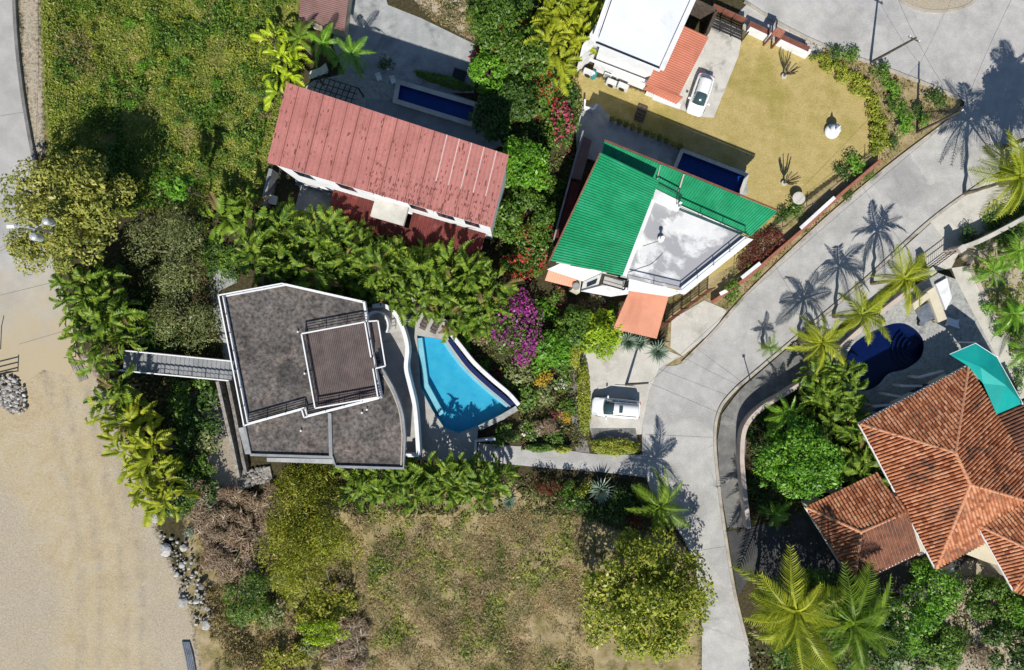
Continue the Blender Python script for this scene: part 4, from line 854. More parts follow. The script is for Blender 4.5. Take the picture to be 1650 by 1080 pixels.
MB().beam(P(1388, 688, 2.6), P(1556, 598, 2.6), .35, .3).build('veranda_beam', 'white_paint', tl)
for a, b, c_, d in ((1408, 655, 1438, 652), (1455, 622, 1485, 622), (1480, 608, 1520, 598), (1432, 636, 1455, 640)):
    MB().beam(P(a, b, 2.6), P(c_, d, 2.6), .2, .2).build('veranda_rafter', 'white_paint', tl); p = P(a, b, 2.5); MB().box((p.x, p.y, 1.7), (.22, .22, 1.6)).build('veranda_post', 'white_paint', tl)
t = thing('air_conditioner', P(1482, 892), 'white air conditioner box in the notch between the tiled roofs', 'air conditioner'); MB().box(P(1481, 886, 1.6), (.9, .7, .7), .4).build('case', 'hvac_case', t, bevel=.03); MB().box(P(1481, 886, .62), (.5, .5, 1.24), .4).build('stand', 'grey_ledge', t)
t = thing('air_conditioner', P(1530, 920), 'small white box unit at the south corner of the tiled roof', 'air conditioner'); MB().box(P(1529, 918, 1.0), (.75, .55, .6), .5).build('case', 'hvac_case', t, bevel=.03); MB().box(P(1529, 918, .35), (.4, .4, .7), .5).build('stand', 'grey_ledge', t)
# patio + kidney pool
KP = smooth_line([(1362, 600), (1372, 558), (1420, 528), (1458, 522), (1486, 545), (1484, 575), (1460, 594), (1432, 602), (1415, 620), (1396, 629), (1374, 625), (1362, 600)], 5)[:-1]
structure('patio', [(1335, 640), (1340, 560), (1400, 500), (1478, 462), (1512, 440), (1540, 450), (1640, 640), (1560, 600), (1385, 690)], .9, 'stone_deck', .95, [KP], label='pale stone patio round the navy pool')
kp = pool('swimming_pool', KP, .9, .86, 'pool_tile_navy', 'water_deep', 'navy kidney shaped pool with curved steps beside the tiled house', None)
for k in range(4):
    mb = MB(); wall_strip(mb, [P(1474 + (34 - k * 7) * math.cos(a) , 562 + (34 - k * 7) * math.sin(a), .5 - 0 * k) for a in np.linspace(2.0, 4.1, 9)], .14, .1, .28 + .1 * k); mb.build('step', 'pool_tile_navy', kp)
t = thing('shade_sail', P(1600, 610), 'bright teal shade sail stretched beside the tiled roof', 'shade sail')
ss = [P(1530, 571, 4.2), P(1572, 553, 4.6), P(1606, 575, 4.3), P(1648, 650, 3.8), P(1606, 668, 4.6), P(1584, 618, 4.4), P(1560, 590, 4.4)]; apx = P(1580, 592, 5.1); apx2 = P(1622, 622, 5.0)
mb = MB(); mb.add(ss + [apx, apx2], [(0, 7, 1), (1, 7, 2), (2, 7, 8), (2, 8, 3), (3, 8, 4), (4, 8, 5), (5, 8, 7), (5, 7, 6), (6, 7, 0)]); o = mb.build('cloth', 'teal_cloth', t)
so = o.modifiers.new('sol', 'SOLIDIFY'); so.thickness = .03
for a, b in ((1572, 552), (1607, 575), (1648, 651)): p = P(a, b, 4.2); MB().box((p.x, p.y, 2.1), (.12, .12, 4.2)).build('post', 'white_rail', t)
mb = MB(); mb.tube([ss[0], ss[1], ss[2], ss[3]], .03, 5); mb.build('rope', 'white_rail', t)
t = thing('cream_counter', P(1510, 490), 'cream outdoor kitchen counter at the corner of the stone patio', 'counter')
MB().prism(W([(1494, 470), (1506, 462), (1526, 514), (1512, 520)], 1.9), .9, 1.9).build('counter', 'cream_wall', t); MB().prism(W([(1470, 490), (1494, 472), (1498, 480), (1474, 500)], 1.9), .9, 1.88).build('counter', 'cream_wall', t); MB().prism(W([(1508, 458), (1526, 448), (1534, 480), (1524, 500)], 1.2), .9, 1.2).build('plinth', 'white_paint', t)
t = thing('outdoor_table', P(1492, 505, .9), 'dark square table in the shade beside the cream counter', 'table'); MB().box(P(1492, 505, 1.6), (1.6, 1.6, .06), .5).build('top', 'tarp_grey', t)
for sx_ in (-.6, .6):
    for sy_ in (-.6, .6): MB().box(P(1492, 505, 1.24) + Vector((sx_, sy_, 0)), (.08, .08, .68)).build('leg', 'black_metal', t)
t = thing('patio_bench', P(1534, 520, .9), 'white slatted bench at the edge of the stone patio', 'bench')
for k in range(4): MB().box(P(1534, 520, 1.35) + Vector((k * .05, .3 - k * .2, 0)), (1.2, .15, .05), -.35).build('slat', 'white_rail', t)
for s in (-.45, .45): MB().box(P(1534, 520, 1.1) + Vector((s, 0, 0)), (.08, .6, .42), -.35).build('leg', 'white_rail', t)
t = thing('patio_chair', P(1481, 521, .9), 'small dark round stool beside the navy pool', 'stool'); MB().lathe([(.26, 0), (.2, .2), (.2, .35), (.3, .42), (.3, .48)], P(1481, 521, .9), 14).build('seat', 'car_black', t); MB().lathe([(.3, .48), (.28, .53)], P(1481, 521, .9), 14).build('cushion', 'tarp_grey', t)
# boundary walls
def wall_thing(name, px, h, w, mat, label, cap=None, z0=-.1):
    line = smooth_line(px); mid = P(*px[len(px) // 2]); t = thing(name, mid, label, 'wall'); mb = MB(); wall_strip(mb, W(line, h), w, z0, h); mb.build('wall', mat, t)
    if cap: mb = MB(); wall_strip(mb, W(line, h + .08), w + .12, h + .002, h + .08); mb.build('cap', cap, t)
    return t
wall_thing('boundary_wall', [(1207, 852), (1199, 780), (1196, 730), (1202, 688), (1228, 658), (1270, 632), (1310, 605), (1345, 570), (1400, 520), (1470, 465)], 1.5, .3, 'pink_wall', 'pink curved boundary wall beside the bend in the road', 'pink_wall')
wall_thing('boundary_wall', [(1150, 486), (1205, 447), (1250, 408), (1300, 365), (1350, 318), (1420, 258)], .8, .3, 'brick_red', 'low red brick wall topped white between lawn and sloping road')
for a, b in (((1160, 474), (1172, 468)), ((1195, 448), (1225, 424)), ((1290, 368), (1345, 318))): MB().beam(P(a[0], a[1], .84), P(b[0], b[1], .84), .34, .05).build('cap', 'white_paint', bpy.data.objects['boundary_wall.001'])
t = thing('wire_fence', P(1290, 340), 'thin wire fence along the lower edge of the lawn', 'fence')
pp = [(1190, 432), (1230, 398), (1270, 362), (1310, 328), (1360, 288), (1405, 250)]
for a, b in pp: p = P(a, b, 1.4); MB().box((p.x, p.y, .7), (.06, .06, 1.4)).build('post', 'black_metal', t)
for z in (.5, .9, 1.3):
    MB().tube([P(a, b, 1.4) * 1 - Vector((0, 0, 1.4 - z)) for a, b in pp], .012, 4).build('wire', 'cable', t)
def slat_fence(name, a_px, b_px, h, nsl, mat, label, postmat='dark_wood', sw=.16, nposts=4, z0=.1):
    a, b = P(*a_px, h), P(*b_px, h); t = thing(name, ((a.x + b.x) / 2, (a.y + b.y) / 2, 0), label, 'fence')
    for k in range(nsl):
        z = z0 + (h - z0) * (k + .5) / nsl; MB().beam((a.x, a.y, z), (b.x, b.y, z), .04, sw).build('slat', mat, t)
    for k in range(nposts): p = lerp(a, b, k / (nposts - 1)); MB().box((p.x, p.y, h / 2), (.1, .1, h + .1), math.atan2(b.y - a.y, b.x - a.x)).build('post', postmat, t)
    return t
slat_fence('slat_fence', (1066, 530), (1108, 497), 2.5, 9, 'brown_wood', 'brown horizontal slat gate beside the orange carport roof', sw=.12)
slat_fence('slat_fence', (1109, 496), (1152, 464), 2.5, 9, 'brown_wood', 'brown horizontal slat fence panel between carport gate and brick wall', sw=.12)
slat_fence('slat_gate', (1152, 28), (1206, 52), 2.0, 8, 'black_metal', 'black horizontal bar sliding gate at the top driveway', 'black_metal', .10)
slat_fence('slat_fence', (1104, 2), (1152, 26), 1.8, 7, 'brown_wood', 'red-brown slat fence between white house and top gate')
slat_fence('slat_fence', (1150, 6), (1204, 30), 1.2, 6, 'brown_wood', 'red-brown slat screen behind the black sliding gate', sw=.2)
for i, (a, b) in enumerate((((1206, 46), (1240, 62)), ((1254, 66), (1302, 88)))):
    t = thing('garden_wall', P(*a), ('short white garden wall left of the little red gate roof', 'longer white garden wall right of the little red gate roof')[i], 'wall', 'white walls along the lawn')
    MB().beam(P(a[0], a[1], .5), P(b[0], b[1], .5), .45, 1.2).build('wall', 'white_paint', t); MB().beam(P(a[0], a[1] - 7, .9), P(b[0], b[1] - 7, .9), .5, .5).build('planter', 'brown_wood', t)
t = thing('gate_roof', P(1248, 56), 'small red tiled gate roof between the white garden walls', 'gate')
panel_roof(t, P(1252, 44, 2.6), P(1266, 50, 2.6), P(1258, 62, 2.2), P(1242, 56, 2.2), 3, 2, .06, 'brick_red'); 
for a, b in ((1244, 57), (1257, 62), (1254, 47), (1264, 51)): p = P(a, b, 2.2); MB().box((p.x, p.y, 1.1), (.16, .16, 2.2)).build('post', 'brown_wood', t)
t = thing('metal_gate', P(1520, 420), 'black bar gate at the end of the driveway by the road', 'gate')
a, b = P(1497, 438, 1.8), P(1545, 402, 1.8)
for z in (.2, 1.0, 1.75): MB().beam((a.x, a.y, z), (b.x, b.y, z), .06, .06).build('rail', 'black_metal', t)
for k in range(15): p = lerp(a, b, k / 14); MB().box((p.x, p.y, .97), (.035, .035, 1.6)).build('bar', 'black_metal', t)
for (q, w_) in ((a, (1496, 440)), (b, (1548, 400))): MB().box((q.x, q.y, 1.1), (.5, .5, 2.2), .6).build('pillar', 'pink_wall', t); MB().box((q.x, q.y, 2.26), (.62, .62, .1), .6).build('cap', 'concrete_pale', t)
wall_thing('boundary_wall', [(1548, 400), (1580, 388), (1620, 368), (1690, 330)], 1.6, .3, 'pink_wall', 'boundary wall right of the black bar gate', 'concrete_pale')
# turn in the side road: rails, mat, tarp
t = thing('rail_fence', PG(15, 590), 'black three rail fence end on the side road at the left edge', 'fence')
q0 = P(29, 598, PLAT); 
for z in (.35, .85, 1.35): MB().beam((q0.x, q0.y, PLAT + z), (q0.x - 4.5, q0.y - 1.1, PLAT + z), .07, .07).build('rail', 'black_metal', t)
for k in range(3): MB().box((q0.x - k * 2, q0.y - k * .49, PLAT + .75), (.1, .1, 1.5)).build('post', 'black_metal', t)
t = thing('rail_fence', PG(0, 560), 'lone black post with rail on the side road above the rail fence', 'fence')
q0 = P(1, 562, PLAT); MB().box((q0.x, q0.y, PLAT + 1.1), (.09, .09, 2.2)).build('post', 'black_metal', t); MB().beam((q0.x, q0.y, PLAT + 2.1), (q0.x + .2, q0.y + .8, PLAT + 2.3), .07, .07).build('arm', 'black_metal', t)
t = thing('gate_post', PG(120, 574), 'black metal barrier post with arm beside the palm hedge', 'post'); q0 = P(122, 575, PLAT); MB().box((q0.x, q0.y, PLAT + .55), (.09, .09, 1.1)).build('post', 'black_metal', t); MB().beam((q0.x, q0.y, PLAT + .9), (q0.x - .9, q0.y - .1, PLAT + .3), .06, .06).build('arm', 'black_metal', t); MB().beam((q0.x, q0.y, PLAT + .5), (q0.x + .8, q0.y - 1.3, PLAT + .5), .05, .05).build('arm', 'black_metal', t)
t = thing('cane_mat', PG(128, 598), 'bundle of pale canes lying beside the palm hedge', 'canes')
for k in range(12): a = PG(109 + k * 1.7, 577 + k * .5, .06); b = PG(128 + k * 1.2, 616 - k * .4, .06); MB().tube([a, lerp(a, b, .5) + Vector((rnd.uniform(-.05, .05), 0, .02)), b], .03, 5).build('cane', 'bark_pale', t)
t = thing('tarp_roll', PG(300, 1058), 'grey-blue folded tarpaulin on the dirt at the bottom left', 'tarp')
for k in range(5): a = PG(294 + k * 2.6, 1034, .06); b = PG(304 + k * 2.8, 1084, .06); MB().tube([a, lerp(a, b, .4) + Vector((.08, 0, .05)), b], .09, 6).build('fold', 'tarp_grey', t)
t = thing('rubble_heap', PG(20, 640), 'heap of broken pale rubble beside the black rail fence', 'rubble'); put_stones(t, sample([(-10, 605), (28, 608), (42, 630), (44, 665), (20, 668), (-10, 645)], 240, 8, 1.9), BLD + STN, .12, .42, 9, .7, .8)
for i, (a, b, s, lab) in enumerate(((334, 1006, 1.5, 'large round white boulder at the lower end of the rubble bank'), (296, 968, 1.6, 'broad white boulder in the middle of the rubble bank'), (270, 885, 1.9, 'flat pale boulder at the top of the rubble bank'), (297, 882, 1.0, 'white boulder right of the flat speckled one'), (294, 910, .9, 'small white boulder just below the top of the rubble bank'), (318, 968, 1.1, 'yellowish boulder right of the broad white one'), (325, 945, .9, 'dark grey boulder on the rubble bank'), (285, 925, .8, 'small pale boulder on the rubble bank edge'), (252, 835, 1.3, 'long pale concrete fragment under the last hedge palm'))):
    p = PG(a, b); o = bpy.data.objects.new('boulder', (STN if 'dark' in lab else BLD)[i % 4]); link(o); o.location = p + Vector((0, 0, s * .15)); s *= .72; o.scale = (s, s * rnd.uniform(.7, 1.1), s * .5); o.rotation_euler = (0, 0, rnd.uniform(0, 6)); tag(o, lab, 'boulder', 'boulders on the rubble bank')
t = thing('rubble_bank', PG(295, 930), 'scattered small stones along the dirt edge at lower left', 'rubble'); put_stones(t, sample([(255, 860), (305, 870), (335, 960), (345, 1005), (320, 1010), (290, 960)], 120, 12, 3), BLD + STN, .12, .4, 4, .7, .6)

# ------------------------------------------------------------------ poles and wires
def upole(base_px, top_px, zt, label, z0=0, arm=True):
    a = P(*base_px, z0); b = P(*top_px, zt); t = thing('utility_pole', a, label, 'pole'); MB().tube([a - Vector((0, 0, .2)), b], [.14, .09], 10).build('shaft', 'pole_wood', t)
    if arm: MB().beam(b + Vector((-.5, .25, -.3)), b + Vector((.5, -.25, -.3)), .09, .09).build('crossarm', 'pole_wood', t)
    for s in (-.4, 0, .4) if arm else (0,): MB().lathe([(.05, 0), (.07, .05), (.05, .1), (.06, .16)], b + Vector((s, -s * .5, -.26 if arm else 0)), 8).build('insulator', 'porcelain', t)
    return b
b1 = upole((1402, 101), (1476, 61), 6.9, 'wooden utility pole at the lawn corner by the top road')
b2 = upole((1478, 213), (1550, 178), 6.9, 'wooden utility pole standing in the verge shrubs', arm=False)
b3 = upole((1008, 620), (1046, 617), 4.6, 'leaning wooden pole beside the white SUV', arm=False)
t = thing('street_pole', P(1209, 612), 'short dark pole at the kerb of the bend', 'pole'); MB().tube([P(1209, 612, 0), P(1209, 612, 2.2)], .05, 8).build('shaft', 'black_metal', t); MB().box(P(1209, 612, 2.2), (.25, .2, .12)).build('head', 'black_metal', t)
def wire(a, b, sag, label):
    pts = [lerp(a, b, k / 16) - Vector((0, 0, sag * 4 * (k / 16) * (1 - k / 16))) for k in range(17)]; tag(MB().tube(pts, .012, 4).build('power_line', 'cable', org=a), label, 'cable', 'overhead lines')
wire(b1, b2, .3, 'overhead line between the two verge poles'); 
wire(b2 + Vector((.1, 0, 0)), P(1660, -60, 7), .5, 'overhead line crossing the top right road'); wire(b1, P(1420, -80, 6.8), .3, 'overhead line leaving the corner pole at the top edge')
wire(b3, b2, 1.2, 'long overhead line from the leaning pole up the road'); wire(b3, P(1240, 700, 3.5), .3, 'overhead line from the leaning pole to the pink wall garden')
# transformer pole in the olive tree
a = PG(143, 388); b = P(45, 366, 11.2); t = thing('transformer_pole', a, 'utility pole with white transformers rising out of the olive tree', 'pole')
a.x, a.y = b.x + .15, b.y; a.z = G(a.x, a.y); ORG[t.name] = a.copy(); t.location = a
MB().tube([a, b], [.17, .11], 10).build('shaft', 'galvanised', t)
for dx, dy, r_, nm in ((.1, -.7, .33, 'transformer'), (1.1, .55, .31, 'transformer')):
    c = b + Vector((dx, dy, -1.4)); MB().lathe([(r_ * .9, 0), (r_, .1), (r_, .9), (r_ * .85, 1.0), (r_ * .3, 1.08)], c, 16).build(nm, 'galvanised', t); MB().beam(c + Vector((0, 0, .7)), Vector((b.x, b.y, c.z + .7)), .08, .08).build('bracket', 'galvanised', t)
MB().beam(b + Vector((0, 0, -.2)), b + Vector((-1.2, .05, 0)), .07, .07).build('lamp_arm', 'galvanised', t); MB().box(b + Vector((-1.4, .05, 0)), (.65, .3, .14)).build('lamp_head', 'porcelain', t, bevel=.05)
MB().beam(b + Vector((-.2, .7, -.3)), b + Vector((1.6, -.5, -.3)), .1, .1).build('crossarm', 'pole_wood', t)
wire(b, P(-60, 440, 10), .2, 'overhead line from the transformer pole to the left edge'); wire(b, P(60, -60, 10.5), .6, 'overhead line from the transformer pole to the top edge')

# ------------------------------------------------------------------ cars
def loft(rings):
    n = len(rings[0]); vs_ = [p for r_ in rings for p in r_]; fs = [(i * n + k, i * n + k + 1, (i + 1) * n + k + 1, (i + 1) * n + k) for i in range(len(rings) - 1) for k in range(n - 1)]
    fs += [tuple(range(n - 1, -1, -1)), tuple((len(rings) - 1) * n + k for k in range(n))]; return vs_, fs
def car(px, py, ang, L_, Wd, Ht, suv, label):
    c = P(px, py, .9); c.z = .03; t = thing('parked_car', c, label, 'car', 'parked white cars', ang); ORG[t.name] = Vector((0, 0, 0)); h = L_ / 2; w = Wd / 2; belt = .98 if suv else .88
    st_ = [(-h, .80, .55, belt - .18), (-h + .12, .92, .35, belt - .03), (-h + .7, .99, .28, belt), (-.3 * L_ + .7, 1, .28, belt), (0, 1, .28, belt), (h - 1.45, 1, .28, belt - .01), (h - .9, .985, .28, belt - .08), (h - .35, .93, .3, belt - .2), (h - .08, .80, .38, belt - .33), (h, .66, .45, belt - .42)]
    rings = []
    for x, f, z0, z1 in st_:
        y = w * f; rings.append([(x, -y * .93, z0), (x, -y, (z0 + z1) * .5), (x, -y * .985, z1 - .1), (x, -y * .88, z1), (x, -y * .4, z1 + .035), (x, y * .4, z1 + .035), (x, y * .88, z1), (x, y * .985, z1 - .1), (x, y, (z0 + z1) * .5), (x, y * .93, z0)])
    o = MB().add(*loft(rings)).build('body', 'car_white', t, smooth=True); sm = o.modifiers.new('sub', 'SUBSURF'); sm.levels = 1; sm.render_levels = 2
    xr = -h + (.25 if suv else .45); xf = h - (1.18 if suv else .98); rr = xr + (.22 if suv else .42); rf = xf - (.95 if suv else 1.05); rw = w * .74; z1 = Ht
    m_ = (rr + rf) / 2; cl = xf - xr
    def dome(u, v, off=0):
        x = xr + u * cl; hr = (rr - xr) / cl; hf = (xf - rf) / cl
        k = min(1, u / hr) if u < hr else (min(1, (1 - u) / hf) if u > 1 - hf else 1); k = math.sin(k * math.pi / 2) ** (.75 if u > .5 else .55)
        y = v * w * (.80 + .08 * (1 - k)); zc = belt - .05 + (z1 - belt + .05) * k * (1 - abs(v) ** 3.6) + .02
        x += (.16 if u > .5 else -.06) * (1 - v * v) * min(1, abs(u - .5) * 2) * (1 if u > .5 else 1)
        return Vector((x, y * (1 - .0 * k), zc + off))
    def patch(nm, us, vs2, mat, off=0):
        g = [[dome(u, v, off) for v in vs2] for u in us]; n_ = len(vs2); vv = [p for r_ in g for p in r_]
        return MB().add(vv, [(i * n_ + k, (i + 1) * n_ + k, (i + 1) * n_ + k + 1, i * n_ + k + 1) for i in range(len(us) - 1) for k in range(n_ - 1)]).build(nm, mat, t, smooth=True)
    hr, hf = (rr - xr) / cl, (xf - rf) / cl
    vv_ = [-1, -.985, -.96, -.92, -.86, -.78, -.6, -.3, 0, .3, .6, .78, .86, .92, .96, .985, 1]
    patch('cabin', list(np.linspace(0, hr, 6)) + list(np.linspace(hr, 1 - hf, 8))[1:] + list(np.linspace(1 - hf, 1, 8))[1:], vv_, 'car_white')
    patch('windshield', np.linspace(1 - hf * .93, .985, 7), np.linspace(-.84, .84, 9), 'car_glass', .014)
    patch('rear_window', np.linspace(.05, hr * .75, 4), np.linspace(-.78, .78, 7), 'car_glass', .014)
    for s0, s1 in ((hr * .9, .36), (.38, .60), (.62, 1 - hf * .75)):
        for sg in (-1, 1): patch('side_window', np.linspace(s0, s1, 5), [sg * q for q in ((.86, .92, .96, .985) if sg < 0 else (.985, .96, .92, .86))][::sg if sg < 0 else 1] if False else sorted(sg * q for q in (.87, .92, .96, .985)), 'car_glass', .016)
    if suv:
        patch('sunroof', np.linspace(1 - hf - .22, 1 - hf - .12, 4), np.linspace(-.45, .45, 5), 'car_glass', .014)
        for s in (-1, 1): MB().tube([(rr + .05, s * w * .62, z1 - .09), (m_, s * w * .62, z1 - .04), (rf - .1, s * w * .62, z1 - .09)], .022, 6).build('roof_rail', 'car_black', t)
    for s in (-1, 1):
        MB().box((xf - .25, s * (w + .10), belt + .12), (.16, .24, .15)).build('mirror', 'car_white', t, bevel=.03)
        MB().add([(h - .55, s * w * .62, belt - .20), (h - .12, s * w * .62, belt - .34), (h - .18, s * w * .86, belt - .32), (h - .62, s * w * .93, belt - .17)], [(0, 1, 2, 3) if s > 0 else (3, 2, 1, 0)]).build('headlight', 'lamp_clear', t).location.z += .055
        MB().box((-h + .10, s * w * .70, belt - .16), (.10, .28, .16)).build('taillight', 'lamp_red', t, bevel=.02)
        for x in (h - .85, -h + .85):
            wh = MB().tube([(x, s * (w - .2), .33), (x, s * (w + .005), .33)], .34, 20).build('tyre', 'tyre', t); MB().tube([(x, s * (w - .02), .33), (x, s * (w + .02), .33)], .21, 16).build('rim', 'rim', wh)
car(993, 658, math.pi - .09, 4.7, 1.88, 1.72, True, 'white SUV with dark sunroof on the concrete parking pad')
car(1130, 151, math.atan2(-62, -21), 4.1, 1.74, 1.5, False, 'white hatchback parked on the stained driveway by the salmon roof')

# ------------------------------------------------------------------ lawn ornaments and pots
t = thing('garden_fountain', P(1339, 213), 'round white tiered fountain standing on the dry lawn', 'fountain')
MB().lathe([(.65, 0), (.72, .15), (.70, .35), (.5, .38)], P(1339, 213), 20).build('basin', 'white_paint', t, True); MB().lathe([(.2, .3), (.14, .8), (.5, .95), (.52, 1.02), (.12, 1.0)], P(1339, 213), 16).build('bowl', 'white_paint', t, True); MB().lathe([(.1, 1.0), (.07, 1.4), (.14, 1.55), (.05, 1.9), (.01, 2.0)], P(1339, 213), 10).build('finial', 'white_paint', t, True)
for i, (a, b) in enumerate(((1262, 124), (1262, 296))):
    p0 = P(a, b); t = thing('bare_tree', p0, ('leafless small tree in a white pot near the white garden walls', 'leafless small tree with white base near the green roof')[i], 'tree', 'leafless small trees on the lawn')
    MB().lathe([(.22, 0), (.28, .22), (.25, .26), (.15, .25)], p0, 12).build('pot', 'concrete_pale', t)
    r = random.Random(5 + i); mb = MB(); mb.tube([p0 + Vector((0, 0, .3)), p0 + Vector((.05, .03, .9))], [.11, .08], 7)
    for k in range(11):
        an = k * 2.4; s0 = p0 + Vector((.04, .03, r.uniform(.6, .95))); e1 = s0 + Vector((math.cos(an) * .35, math.sin(an) * .35, .6)); e2_ = e1 + Vector((math.cos(an) * .25, math.sin(an) * .25, r.uniform(.6, 1.2))); mb.tube([s0, e1, e2_], [.07, .055, .05], 6)
    mb.build('branches', 'bark', t)
t = thing('well_cover', P(1282, 322), 'round grey stone table on the lawn beside the green roof tip', 'table'); MB().lathe([(.35, 0), (.2, .3), (.2, .6), (.6, .68), (.6, .76)], P(1282, 322), 16).build('top', 'concrete_patio', t); MB().lathe([(.62, .765), (.5, .78)], P(1282, 322), 16).build('slab', 'concrete_pale', t)

# ------------------------------------------------------------------ plants
def frond_mesh(name, L_, Wd, n, rise, droop, mat, fwd=.55, hang=.35, gap=.8, seed=0, taper=1.0):
    """feather frond along +X: arching midrib with leaflets both sides"""
    r = random.Random(seed); v = []; f = []
    cur = lambda t: Vector((L_ * (t - .12 * t * t * droop), 0, L_ * (rise * t - droop * t * t)))
    for k in range(8):
        a, b = cur(k / 8), cur((k + 1) / 8); wa, wb = .035 * (1 - k / 9), .035 * (1 - (k + 1) / 9); i = len(v)
        v += [(a.x, -wa, a.z), (a.x, wa, a.z), (b.x, wb, b.z), (b.x, -wb, b.z)]; f.append((i, i + 1, i + 2, i + 3))
    for k in range(n):
        t = .12 + .88 * (k + .5) / n; p = cur(t); q = cur(min(1, t + .86 / n * gap)); prof = math.sin(math.pi * min(1, (.18 + .82 * t) ** taper)) ** .6 if t < .97 else .35; w = Wd * max(.22, prof) * r.uniform(.85, 1.1)
        for s in (-1, 1):
            tip = p + Vector((w * fwd, s * w, -w * hang * r.uniform(.7, 1.3))); mid = (q + tip) / 2 + Vector((0, 0, w * .10)); i = len(v)
            v += [tuple(p), tuple(lerp(p, tip, .55) + Vector((-.02, 0, w * .06))), tuple(tip), tuple(mid), tuple(q)]; f.append((i, i + 1, i + 2, i + 3, i + 4) if s < 0 else (i + 4, i + 3, i + 2, i + 1, i))
    me = bpy.data.meshes.new(name); me.from_pydata(v, [], f); me.update(); me.materials.append(MATS[mat]); return me
FR = {}
def fronds(mat, kind):
    key = (mat, kind)
    if key not in FR:
        if kind == 'coco': FR[key] = [frond_mesh('frond', 1, .22, 26, .35, .78, mat, .8, .65, .40, 1), frond_mesh('frond', 1, .20, 26, .2, .6, mat, .75, .6, .40, 2), frond_mesh('frond', 1, .21, 26, .5, 1.1, mat, .75, .75, .40, 3)]
        else: FR[key] = [frond_mesh('frond', 1, .20, 9, .6, .95, mat, 1.15, .12, 1.5, 4), frond_mesh('frond', 1, .17, 9, .9, 1.25, mat, 1.25, .08, 1.5, 5), frond_mesh('frond', 1, .22, 8, .35, .75, mat, 1.1, .2, 1.5, 6)]
    return FR[key]
def add_frond(parent, me, loc, az, pitch, roll, L_):
    o = bpy.data.objects.new('frond', me); link(o, parent); o.location = loc
    o.rotation_euler = (roll, -pitch, az); o.scale = (L_, L_, L_); return o
TRUNKS = {}
def palm(px, py, h, L_, mat, label, nf=15, group='coconut palms', seed=0, trunk_r=.16, lean=(0, 0), sweep=0):
    r = random.Random(seed + int(px * 7 + py)); c = P(px, py, h); b = Vector((c.x + lean[0], c.y + lean[1], 0)); b.z = G(b.x, b.y)
    c = P(px, py, h + b.z); t = thing('palm_tree', b, label, 'palm', group)
    pts = [lerp(b, c, k / 8) + Vector((math.sin(k / 8 * math.pi) * .15 * r.uniform(-1, 1), 0, 0)) for k in range(9)]
    MB().tube(pts, [trunk_r * (1.25 - .5 * k / 8) * (1 + .06 * (k % 2)) for k in range(9)], 8).build('trunk', 'palm_trunk', t)
    ms = fronds(mat, 'coco'); o0 = c - b
    for k in range(nf):
        lev = k / nf; az = k * 2.39996 + r.uniform(-.25, .25); pitch = .95 - 1.3 * lev ** .8 + r.uniform(-.2, .2); az -= sweep * math.sin(az - 3.4)
        add_frond(t, r.choice(ms), o0 + Vector((0, 0, .05)), az, pitch, r.uniform(-.7, .7), L_ * r.uniform(.72, 1.15) * (.75 if lev < .2 else 1))
    return t
def clump(px, py, h, L_, mat, label, group, nf=15, seed=0, name='areca_palm', cat='palm'):
    r = random.Random(seed + int(px * 13 + py * 3)); b = PG(px, py); c = P(px, py, h + b.z); b = Vector((c.x, c.y, G(c.x, c.y)))
    t = thing(name, b, label, cat, group); ms = fronds(mat, 'areca')
    mb = MB()
    for k in range(5): a = k * 1.26 + r.random(); mb.tube([b + Vector((math.cos(a) * .22, math.sin(a) * .22, -.1)), b + Vector((math.cos(a) * .3, math.sin(a) * .3, (c.z - b.z) * .8))], [.06, .04], 5)
    mb.build('stems', 'palm_trunk', t)
    zt = c.z - b.z
    dead = fronds('frond_dead', 'areca')
    for k in range(nf):
        az = k * 2.39996 + r.uniform(-.7, .7); lev = k / nf; pitch = .85 - 1.15 * lev + r.uniform(-.45, .45); rr = r.uniform(.0, .9)
        az2 = az + r.uniform(-1.2, 1.2); add_frond(t, r.choice(dead if r.random() < .03 else ms), Vector((math.cos(az2) * rr, math.sin(az2) * rr, zt * (.97 - .35 * lev * r.random()) - .3)), az, pitch, r.uniform(-.9, .9), L_ * r.uniform(.7, 1.3))
    return t
def tree(px, py, h, rpx, mat, label, leaves=6000, leaf=.3, clumps=40, name='broadleaf_tree', bark='bark', rz=.6, seed=0, group=None, cr=.3, aspect=.5, limbs=9, shell=.5, ry=None, cat='tree', trunk_r=.2, up=.6):
    """rpx: crown radius in photo pixels; h: crown centre height above the ground"""
    r = np.random.default_rng(seed + int(px * 3 + py)); b = PG(px, py); c = P(px, py, b.z + h); b = Vector((c.x, c.y, G(c.x, c.y))); c = P(px, py, b.z + h)
    m = (H - c.z) / F; rx = rpx * m; ry_ = (ry or rpx) * m; rzz = min(rx, ry_) * rz
    t = thing(name, b, label, cat, group); v, q, cc = cloud(r, leaves, rx, ry_, rzz, leaf, clumps, cr, aspect=aspect, shell=shell, up=up)
    o = bpy.data.objects.new('crown', np_mesh('crown', v, q, mat)); link(o, t); o.location = c - b
    mb = MB(); fork = Vector((0, 0, max(.3, (c.z - b.z) * .55))); mb.tube([b - Vector((0, 0, .2)), b + fork * .5 + Vector((.1, .05, 0)), b + fork], [trunk_r * 1.3, trunk_r, trunk_r * .85], 8)
    for k in range(min(limbs, len(cc))):
        e = c + Vector(cc[k]) * .95; s0 = b + fork; md = lerp(s0, e, .5) + Vector((0, 0, -.1 * rzz)); mb.tube([s0 - Vector((0, 0, .1)), md, e], [trunk_r * .6, trunk_r * .4, trunk_r * .12], 6)
    mb.build('trunk', bark, t); return t
BUSH = {}
